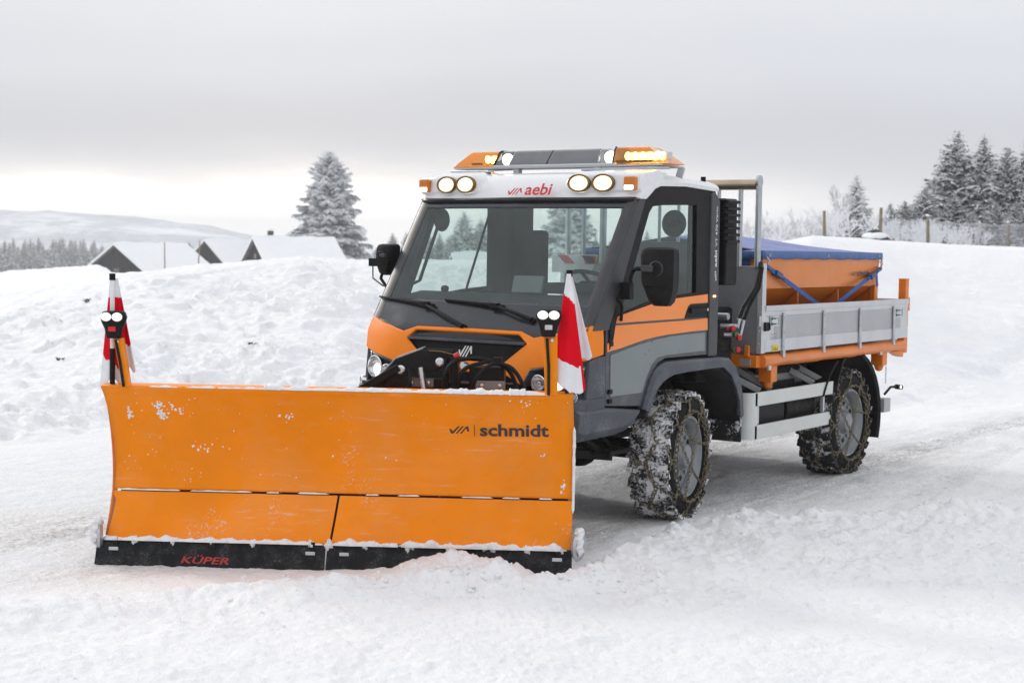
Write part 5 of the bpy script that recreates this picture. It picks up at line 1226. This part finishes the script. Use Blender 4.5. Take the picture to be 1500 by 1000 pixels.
# ------------------------------------------------------------------ huts, trees, fence, loose things
def hut(u, w, yaw, width, length, wall, rise, base, name, label, chimney=False, boards=True, over=.35):
    """gable-roofed wooden hut under snow; yaw turns the ridge away from the camera axis (0: the gable faces the camera)"""
    o = at(u, w, base); H = root(name, label, 'hut', o, group=None)
    ax = (F0 * math.cos(yaw) + RT * math.sin(yaw)); ay = Vector((-ax.y, ax.x, 0))
    def P(l, c, z): return Vector(o) + ax * l + ay * c + Z * z
    hw = width / 2
    mb = MB(); pr = [(-hw, -1.2), (hw, -1.2), (hw, wall), (0, wall + rise), (-hw, wall)]
    mb.prism([P(0, c, z) for c, z in pr], ax * length); wl = mb.build('wall', 'wood', H)
    mb = MB()                                                                    # board battens on the gable
    for k in range(int(width / .35)):
        c = -hw + .2 + k * .35; zt = wall + rise * (1 - abs(c) / hw) - .1; mb.bar(P(-.03, c, -.5), P(-.03, c, zt), .05, .04, ay); mb.cut()
    mb.bar(P(-.04, -hw, wall - .02), P(-.04, hw, wall - .02), .06, .14); mb.build('batten', 'wood', wl)
    mb = MB(); mb.prism([P(-.05, c, z) for c, z in ((-.35, wall + .15), (.35, wall + .15), (.35, wall + .6), (-.35, wall + .6))], ax * .04); mb.build('hatch', 'eaves', wl)
    sl = rise / hw; ov = .45
    rf = MB(); sn = MB()
    for s in (1, -1):
        ridge = (0, wall + rise); eave = ((hw + ov) * s, wall - ov * sl)
        a, b, c, d = P(-over, *ridge), P(length + over, *ridge), P(length + over, *eave), P(-over, *eave)
        rf.prism([a, b, c, d] if s > 0 else [d, c, b, a], Z * .10)
        n = 14; m_ = 7; rows = []
        for i in range(n + 1):
            row = []
            for j in range(m_ + 1):
                l = -over - .03 + (length + 2 * over + .06) * i / n; t = j / m_; e = min(1, t * 6, (1 - t) * 6) if j in (0, m_) else 1
                h = .30 + .05 * math.sin(l * 2.1 + j + u) + .04 * math.sin(j * 1.7 + l)
                edge = (j == m_) or i in (0, n)
                row.append(P(l, ridge[0] + (eave[0] - ridge[0]) * t, ridge[1] + (eave[1] - ridge[1]) * t + .11 + (h if not edge else h * .75)))
            rows.append(row)
        sn.grid(rows, flip=(s < 0))
        sn.grid([[P(-over - .03, ridge[0] + (eave[0] - ridge[0]) * j / m_, ridge[1] + (eave[1] - ridge[1]) * j / m_ + .105) for j in range(m_ + 1)], rows[0]], flip=(s < 0))
        sn.grid([[r[-1] for r in rows], [r[-1] - Z * .24 for r in rows]], flip=(s < 0))
    r = rf.build('roof', 'eaves', H); sn.build('roof_snow', 'snow', r, 0, 50)
    if chimney:
        mb = MB(); mb.bar(P(length * .2, .2, wall + rise - .2), P(length * .2, .2, wall + rise + .85), .45, .45, ay); ch = mb.build('chimney', 'rock', r, .02)
        mb = MB(); mb.bar(P(length * .2, .2, wall + rise + .85), P(length * .2, .2, wall + rise + 1.05), .6, .6, ay); mb.build('chimney_snow', 'snow', ch, .06)
    return H

hut(150, -38.4, rad(28), 8.2, 10.0, 1.0, 2.75, -2.25, 'wooden_hut', 'leftmost dark wooden hut with snowy roof, gable facing the camera', over=.4)
hut(168, -33.2, rad(42), 7.4, 9.0, .9, 2.6, -1.45, 'wooden_hut', 'middle hut, dark gable between the leftmost hut and the chimney hut')
hut(142, -23.6, rad(62), 5.6, 7.4, 1.05, 1.85, -.60, 'wooden_hut', 'hut with a chimney and a broad white roof in front of the lone frosted spruce', True, over=.3)
hut(118, -4.4, rad(74), 4.0, 6.5, .9, 1.6, -1.3, 'wooden_hut', 'small snow covered hut seen through the left half of the windscreen', over=.3)
hut(150, 4.6, rad(60), 4.5, 7, .9, 1.7, -1.2, 'wooden_hut', 'snowy hut seen through the right half of the windscreen', over=.3)

def spruce_mesh(h, r, seed, frost, twigs=1.0, base=.03, shape=1.0, full=.82):
    """crown of drooping whorled branches built from twig blades; material 0 needles, 1 snow pads"""
    rng = random.Random(seed); V = []; F = []; MI = []
    def quad(a, b, c, d, mi): o = len(V); V.extend([a, b, c, d]); F.append((o, o + 1, o + 2, o + 3)); MI.append(mi)
    z = h * base; n_w = int(h / .30)
    while z < h * .985:
        t = z / h; L0 = r * ((1 - t) ** full) * shape + .10; nb = max(5, int(11 * (1 - t * .45)))
        a0 = rng.random() * 6.28
        for k in range(nb):
            a = a0 + 6.283 * k / nb + rng.uniform(-.25, .25); L = L0 * rng.uniform(.62, 1.12) * (1 + .12 * math.sin(seed + a * 3 + z)); zz = z + rng.uniform(-.1, .1)
            dx, dy = math.cos(a), math.sin(a); px, py = -dy, dx; rise = .35 * t + .05; drop = rng.uniform(.28, .5) * (1 - t * .6)
            n = max(4, int(L * 7 * twigs)); prev = None
            for i in range(n + 1):
                q = (i + .6) / (n + .6); rr = L * q; hz = zz + L * (rise * q - drop * q * q + .12 * q ** 4)
                p = Vector((dx * rr, dy * rr, hz))
                tw = L * .40 * (1 - q * .55) * rng.uniform(.7, 1.2)
                for sd in (-1, 1):
                    tip = p + Vector((dx * tw * .62 + px * tw * .8 * sd, dy * tw * .62 + py * tw * .8 * sd, -tw * rng.uniform(.18, .55)))
                    wv = Vector((dx, dy, -.35)) * tw * .24; up = Vector((0, 0, 1))
                    sn = rng.random() < frost
                    quad(p - wv * .4, tip - wv * .5, tip + wv * .5, p + wv, 1 if sn else 0)
                    # hanging fringe
                    if rng.random() < .75:
                        hd = Vector((0, 0, -tw * rng.uniform(.25, .5))); m_ = p.lerp(tip, rng.uniform(.4, 1)); ee = Vector((px * sd, py * sd, 0)) * tw * .18
                        quad(p, m_ + ee * .3, m_ + hd, p + hd * .8, 1 if rng.random() < frost * .45 else 0)
                if rng.random() < frost * 1.1:
                    s_ = tw * rng.uniform(.25, .5); c = p + Vector((0, 0, .02 + .03 * s_)); e1 = Vector((dx, dy, -.25)) * s_; e2 = Vector((px, py, 0)) * s_ * .8
                    quad(c - e1 - e2 * .5, c + e1 * .3 - e2, c + e1 + e2 * .3, c - e1 * .2 + e2, 1)
        z += max(.14, .27 * (1 - t * .5)) * (h / 9) ** .5
    o = len(V)                                                                    # leader
    for k in range(3):
        a = k * 2.1; quad(Vector((0, 0, h * .95)), Vector((.05 * math.cos(a), .05 * math.sin(a), h * .96)), Vector((0, 0, h * 1.02)), Vector((-.03 * math.cos(a), -.03 * math.sin(a), h * .97)), 1 if frost > .5 else 0)
    me = bpy.data.meshes.new('crown'); me.from_pydata([tuple(v) for v in V], [], F); me.polygons.foreach_set('material_index', MI); return me
def spruce_proto(h, r, seed, frost, mats, **k):
    me = spruce_mesh(h, r, seed, frost, **k)
    for m in mats: me.materials.append(MT[m])
    b = MB(); b.tube([(0, 0, -1.5), (0, 0, h * .3), (0, 0, h * .97)], [r * .085, r * .06, .012], 7)
    tm = bpy.data.meshes.new('trunk'); tm.from_pydata(b.v, [], b.f); tm.materials.append(MT['bark']); return me, tm
def plant_tree(proto, name, label, cat, u, w, z, sc=1, rz=0, group=None, sxy=1):
    o = root(name, label, cat, at(u, w, z), rz, group, True); o.scale = (sc * sxy, sc * sxy, sc)
    for nm, me in (('crown', proto[0]), ('trunk', proto[1])):
        c = bpy.data.objects.new(nm, me); COL.objects.link(c); c.parent = o
    return o
def place_top(proto_h, ztop, zbase): return (ztop - zbase) / (proto_h * 1.0)

lone = spruce_proto(13.5, 4.3, 5, .93, ('needle3', 'frost'), twigs=1.35, base=.04, shape=1.05, full=.58)
plant_tree(lone, 'frosted_spruce', 'lone broad spruce white with hoar frost, standing behind the chimney hut', 'tree', 172, -20.5, -1.5, 1.03, .4)
dk = [spruce_proto(9, 3.1, 11, .80, ('needle', 'snow'), twigs=1.2), spruce_proto(9, 2.6, 23, .74, ('needle', 'snow'), twigs=1.2), spruce_proto(9, 3.4, 37, .84, ('needle', 'snow'), twigs=1.2)]
wh = [spruce_proto(7, 2.2, 41, .75, ('needle', 'snow')), spruce_proto(7, 2.0, 52, .68, ('needle', 'snow'))]
SG = 'snowy spruces beyond the wire fence'
# right hand group: depth, offset, height of the top, variant
RS = [(85, 24.15, 8.85, 0, 'tallest snowy spruce left of the dark group, with a thin pointed tip'), (86, 25.9, 8.7, 1, 'narrow dark spruce second in the tall group by the fence'), (80, 25.3, 7.7, 2, 'full snowy spruce standing in front of the narrow dark one'),
      (82, 27.4, 8.0, 1, 'dark spruce rising near the right edge of the photo'), (76, 25.9, 7.3, 0, 'broad snowy spruce at the right edge above the fence'), (90, 24.3, 6.6, 2, 'lower snowy spruce tucked under the left side of the tallest one'),
      (74, 23.9, 4.6, 2, 'short bushy spruce behind the mesh near the right edge'), (88, 21.3, 4.9, 1, 'small snowy spruce left of the tall group'), (86, 22.9, 5.9, 0, 'medium snowy spruce leaning on the tall group'),
      (95, 24.6, 5.0, 1, 'small dark spruce half hidden inside the tall group'), (92, 20.4, 4.6, 2, 'lowest of the small spruces behind the fence posts'), (78, 25.75, 8.05, 1, 'dark spruce cut by the right edge of the photo'), (72, 22.3, 4.5, 2, 'snowy young spruce below the gap between the two tallest spruces'), (70, 20.7, 4.0, 0, 'snowy young spruce left below the tallest spruce'), (69, 21.9, 3.7, 2, 'squat snowy spruce behind the third wooden post'), (82, 23.2, 5.3, 2, 'half grown snowy spruce before the lower left trees of the tall group'), (70, 17.0, 4.1, 0, 'leftmost of the small snowy spruces behind the fence'), (72, 18.1, 4.5, 2, 'plump small snowy spruce, second from the left behind the fence'), (70, 18.15, 4.2, 1, 'thin small snowy spruce squeezed beside the plump one'), (74, 19.6, 5.2, 2, 'wide snowy spruce at the foot of the tall group'), (66, 16.4, 3.6, 1, 'tiny snowy spruce close behind the second wooden post'), (90, 30.5, 8.6, 0, None), (84, 32, 8.2, 2, None), (95, 36, 9, 1, None), (90, 40, 8.6, 0, None)]
for i, (u, w, zt, v, lab) in enumerate(RS):
    zb = gz(u, w) - .2; lab = lab or 'spruce standing outside the right edge of the photo'
    plant_tree(dk[v], 'spruce', lab, 'tree', u, w, zb, (zt - zb) / 9.1, i * 1.3, SG, 1.14 if zt > 6 else 1.35)
plant_tree(spruce_proto(6.2, 1.9, 61, .95, ('needle3', 'snow'), twigs=1.3, shape=1.0, full=.7), 'spruce', 'slender spruce bowed under thick white snow beside the bare frosted tree', 'tree', 55, 12.1, gz(55, 12.1) - .2, (4.95 - gz(55, 12.1)) / 6.2, .7)
for i, (u, w, zt) in enumerate(((62, 13.9, 3.9), (66, 15.5, 3.7), (60, 15.1, 3.3), (70, 18.2, 4.1), (64, 17.2, 3.5))):
    zb = gz(u, w) - .2; plant_tree(wh[i % 2], 'frosted_spruce', ['small frosted spruce right behind the bowed white one', 'small frosted spruce between two wooden fence posts', 'low frosted spruce half hidden behind the fence mesh', 'frosted young spruce below the tallest dark spruce', 'frosted young spruce right of the second wooden post'][i], 'tree', u, w, zb, (zt - zb) / 7.1, i * 2.1, 'young frosted spruces by the fence')
# far wood on the left, ranked along the valley
rng = random.Random(8)
for i in range(92):
    a = -.43 + i * .00205 + rng.uniform(-.001, .001); u = 400 + rng.uniform(-30, 45); w = a * u
    zt = 2.6 + rng.uniform(-3.6, .8) - max(0, (a + .275) * 90); zb = gz(u, w) - 1.0
    plant_tree(dk[i % 3], 'spruce', 'hazy spruce in the distant wood at the left, beyond the huts', 'tree', u, w, zb, max(.4, (zt - zb) / 9.1), i * .9, 'spruces of the distant wood', .72)
for i in range(46):                                                               # seen through the cab and behind it
    w = -26 + i * 2.1 + rng.uniform(-1, 1); u = 260 + rng.uniform(-20, 30); zb = gz(u, w) - 1
    k = (1 - min(1, abs((w / u) + .03) / .05)) * 2.5
    zt = 3.0 + rng.uniform(-1.5, 3.0) + k; plant_tree(dk[(i + 1) % 3], 'spruce', 'pale spruce on the far tree line seen through the cab windows', 'tree', u, w, zb, (zt - zb) / 9.1, i * 1.7, 'spruces of the far tree line', 1.1)
plant_tree(lone, 'frosted_spruce', 'single frosted spruce seen through the right half of the windscreen', 'tree', 150, 5.3, gz(150, 5.3) - 1, .78, 1.1)
plant_tree(dk[1], 'spruce', 'small dark spruce beside the middle hut', 'tree', 185, -33.0, gz(185, -33) - 1, .42, .3); plant_tree(dk[0], 'spruce', 'small dark spruce right of the middle hut', 'tree', 186, -38.9, gz(186, -38.9) - 1, .50, 2)

# ---- bare and bushy frosted growth
def bush(h, spread, seed, stems=9, depth=4, up=.75, thick=.02, trunk=False, bark='frost'):
    rng = random.Random(seed); mb = MB()
    def grow(p, d, L, r, k):
        q = p + d * L; m_ = p.lerp(q, .5) + Vector((rng.uniform(-1, 1), rng.uniform(-1, 1), rng.uniform(-.3, .6))) * L * .08
        mb.tube([p, m_, q], [r, r * .85, r * .65], 4 if k < 3 else 3, cap=False)
        if k >= depth: return
        for j in range(rng.choice((2, 3, 3))):
            nd = (d + Vector((rng.uniform(-1, 1), rng.uniform(-1, 1), rng.uniform(-.25, .7))) * spread).normalized(); grow(p.lerp(q, rng.uniform(.55, 1)), nd, L * rng.uniform(.55, .8), max(.010, r * .62), k + 1)
    if trunk:
        grow(Vector((0, 0, -.3)), Vector((.06, 0, 1)).normalized(), h * .42, thick, 0); grow(Vector((0, 0, h * .12)), Vector((-.5, .2, 1)).normalized(), h * .36, thick * .7, 1); grow(Vector((.02, 0, h * .2)), Vector((.45, -.3, 1)).normalized(), h * .34, thick * .7, 1)
    else:
        for i in range(stems):
            a = rng.random() * 6.28; grow(Vector((math.cos(a), math.sin(a), 0)) * h * .15 * rng.random() + Vector((0, 0, -.2)), Vector((math.cos(a) * spread, math.sin(a) * spread, up)).normalized(), h * rng.uniform(.3, .45), thick, 0)
    me = bpy.data.meshes.new('frosted_bush'); me.from_pydata(mb.v, [], mb.f); me.materials.append(MT[bark]); return me
def plant(me, name, label, cat, u, w, z, sc=1, rz=0, group=None):
    o = bpy.data.objects.new(name, me); COL.objects.link(o); o.location = at(u, w, z); o.scale = (sc,) * 3; o.rotation_euler = (0, 0, rz); return tag(o, label, cat, group)
plant(bush(2.2, .45, 9, depth=4, thick=.024, trunk=True, bark='frostbark'), 'bare_tree', 'thin leafless tree with frosted twigs beside the first wooden fence post', 'tree', 52, 10.9, gz(52, 10.9), 1.0, .6)
bm = [bush(1.5, .8, s, 6, 4, .8, .013) for s in (5, 6, 7)]
BL = [(46, 9.95, 1.05), (48, 11.2, .9), (50, 12.4, 1.1), (49, 13.3, .85), (58, 15.0, 1.2), (60, 16.4, 1.1), (52, 14.4, .95), (54, 15.9, 1.0), (66, 17.0, 1.3), (50, 9.0, .8), (64, 10.2, 1.1), (70, 12.2, 1.2)]
for i, (u, w, sc) in enumerate(BL):
    plant(bm[i % 3], 'frosted_bush', 'white bush of frosted twigs growing along the wire fence', 'bush', u, w, gz(u, w) - .1, sc, i * 1.9, 'frosted bushes along the fence')
rb = [bush(5.2, .6, s, 5, 5, 1.0, .035, bark='frostbark') for s in (15, 16)]
for i in range(16):
    u = 150 + 12 * (i % 3); w = u * (.150 + i * .006); plant(rb[i % 2], 'frosted_tree', 'hazy frosted leafless tree on the slope behind the loading bed', 'tree', u, w, gz(u, w) - 1.2, 1.0 + .25 * ((i * 7) % 3), i, 'hazy frosted trees on the slope')

# ---- wire fence
def fence():
    P_ = [(45, 9.03, .82, .055), (45.6, 10.75, 1.0, .06), (46.2, 12.35, .82, .06), (46.6, 13.95, .72, .035), (47, 15.0, .75, .05), (47.6, 17.0, .85, .055), (48.2, 19.2, .85, .055)]
    Fc = root('wire_fence', 'diamond wire mesh fence on wooden posts along the top of the right snow bank', 'fence', at(45, 9, gz(45, 9)))
    tops = []
    for i, (u, w, h, r) in enumerate(P_):
        z0 = gz(u, w); b = at(u, w, z0 - .5); t = at(u + .03, w + (.03 if i % 2 else -.04), z0 + h)
        mb = MB(); mb.tube([b, b.lerp(t, .6), t], [r, r * .95, r * .8], 8); p = mb.build('post', 'woodpost' if i != 3 else 'galv', Fc)
        mb = MB(); mb.ball(t + Z * .01, r * 1.0, 8, 5, sq=(1, 1, .7)); mb.build('post_snow', 'snow', p)
    mb = MB(); cell = .085
    for i in range(1, len(P_) - 1):
        a, b = P_[i], P_[i + 1]; A_ = at(a[0], a[1], 0); B_ = at(b[0], b[1], 0); L = (B_ - A_).length; za, zb = gz(a[0], a[1]), gz(b[0], b[1]); H = .70
        def W_(l, z): k = l / L; return A_.lerp(B_, k) + Z * (za + (zb - za) * k + z - .06 * math.sin(k * math.pi))
        l = -H
        while l < L:
            for sg in (1, -1):
                l0, z0, l1, z1 = (l, 0, l + H, H) if sg > 0 else (l, H, l + H, 0)
                if l0 < 0: z0 += -l0 * sg; l0 = 0
                if l1 > L: z1 -= (l1 - L) * sg; l1 = L
                if l1 - l0 > .02: mb.tube([W_(l0, z0), W_((l0 + l1) / 2, (z0 + z1) / 2), W_(l1, z1)], .0065, 3, cap=False)
            l += cell
        for z in (0.01, H): mb.tube([W_(L * k / 6, z) for k in range(7)], .008, 4, cap=False)
    mb.build('wire_mesh', 'wire', Fc, 0, 0)
fence()

# ---- marker poles by the huts
for u, w, h, lab in ((150, -33.7, 3.4, 'thin wooden pole standing right of the leftmost hut'), (150, -30.5, 3.6, 'thin wooden pole leaning before the middle hut')):
    z = gz(u, w); b = at(u, w, z - .5); mb = MB(); mb.tube([b, b + Z * h + RT * (.15 if w > -32 else -.05)], [.07, .05], 6); tag(mb.build('snow_pole', 'woodpost'), lab, 'pole')
# ---- dark rock half buried by the fence, dead tufts on the left bank
def rock(u, w, r, sq, lab, nm='rock'):
    z = gz(u, w); c = at(u, w, z); mb = MB(); mb.ball(c, r, 14, 9, sq=sq); rg = random.Random(int(u))
    mb.v = [tuple(Vector(v) + (Vector(v) - c) * (.25 * math.sin(v[0] * 9) + .2 * math.sin(v[1] * 11 + v[2] * 13))) for v in mb.v]
    o = tag(mb.build(nm, 'rock', None, 0, 30), lab, nm)
    s = MB(); s.ball(c + Z * r * .30, r * .86, 18, 9, sq=(sq[0], sq[1], sq[2] * .6)); s.v = [(v[0] + .12 * r * math.sin(v[1] * 7), v[1], max(v[2], z + .16 * r) + .05 * r * math.sin(v[0] * 11 + v[1] * 5)) for v in s.v]; s.build('snow_cap', 'snow', o, 0, 60)
rock(40.5, 9.45, .42, (1.2, 1, .55), 'dark boulder under a cap of snow beside the second fence post')
def tuft(u, w, h, seed, lab):
    rg = random.Random(seed); c = at(u, w, gz(u, w) - .02); mb = MB()
    for k in range(18):
        a = rg.random() * 6.28; d = Vector((math.cos(a) * .8, math.sin(a) * .8, rg.uniform(.3, 1.2))).normalized(); p = c + Vector((rg.uniform(-1, 1), rg.uniform(-1, 1), 0)) * h * .4
        mb.tube([p, p + d * h * .5, p + d * h * .8 + Vector((0, 0, -.1 * h))], [.006, .005, .003], 4)
    tag(mb.build('dead_plant', 'bark'), lab, 'plant')
tuft(22.5, -6.15, .13, 2, 'dark dead plant tuft poking out at the top of the left snow bank'); tuft(19.0, -5.55, .08, 4, 'tiny dark sprig on the left snow bank edge'); tuft(19.6, -3.3, .07, 6, 'tiny dark sprig low on the left snow bank, above the blade')
# loose crumbs of snow pushed aside by the blade
def crumbs():
    rg = random.Random(12); mb = MB()
    for k in range(420):
        if k < 260: w = rg.uniform(-1.6, .9); u = 9.2 - abs(rg.gauss(0, .45)); 
        else: w = rg.uniform(-.2, 4.2); u = float(np.interp(w, [-.2, .45, .8, 1.3, 2.4, 4.05], [9.3, 9.5, 10.3, 11.2, 11.75, 12.1])) + rg.gauss(-.1, .3)
        r = abs(rg.gauss(0, .008)) + .004; c = at(u, w, gz(u, w) + r * .1); n0 = len(mb.v); mb.ball(c, r, 7, 5, sq=(rg.uniform(.8, 1.3), rg.uniform(.8, 1.3), rg.uniform(.6, .9)))
        for i in range(n0, len(mb.v)):
            v = Vector(mb.v[i]); mb.v[i] = tuple(c + (v - c) * (1 + .22 * math.sin(v.x * 311 + v.y * 207 + v.z * 173)))
    o = mb.build('snow_crumbs', 'snow', None, 0, 70); o['kind'] = 'stuff'
crumbs()

# ---- winter air
def haze():
    m, N, L, b = nodes('winter_haze'); N.remove(b); v = N.new('ShaderNodeVolumePrincipled'); v.inputs['Color'].default_value = (.78, .79, .81, 1); v.inputs['Density'].default_value = HAZE; v.inputs['Anisotropy'].default_value = .1
    L.new(v.outputs[0], N['Material Output'].inputs['Volume'])
    me = bpy.data.meshes.new('haze'); x = 2100; zb, zt = -17, 44
    V = [(a * x, b_ * x, z) for z in (zb, zt) for a, b_ in ((-1, -1), (1, -1), (1, 1), (-1, 1))]
    me.from_pydata(V, [], [(3, 2, 1, 0), (4, 5, 6, 7), (0, 1, 5, 4), (1, 2, 6, 5), (2, 3, 7, 6), (3, 0, 4, 7)]); me.materials.append(m)
    o = bpy.data.objects.new('haze', me); COL.objects.link(o); o['kind'] = 'stuff'
haze()
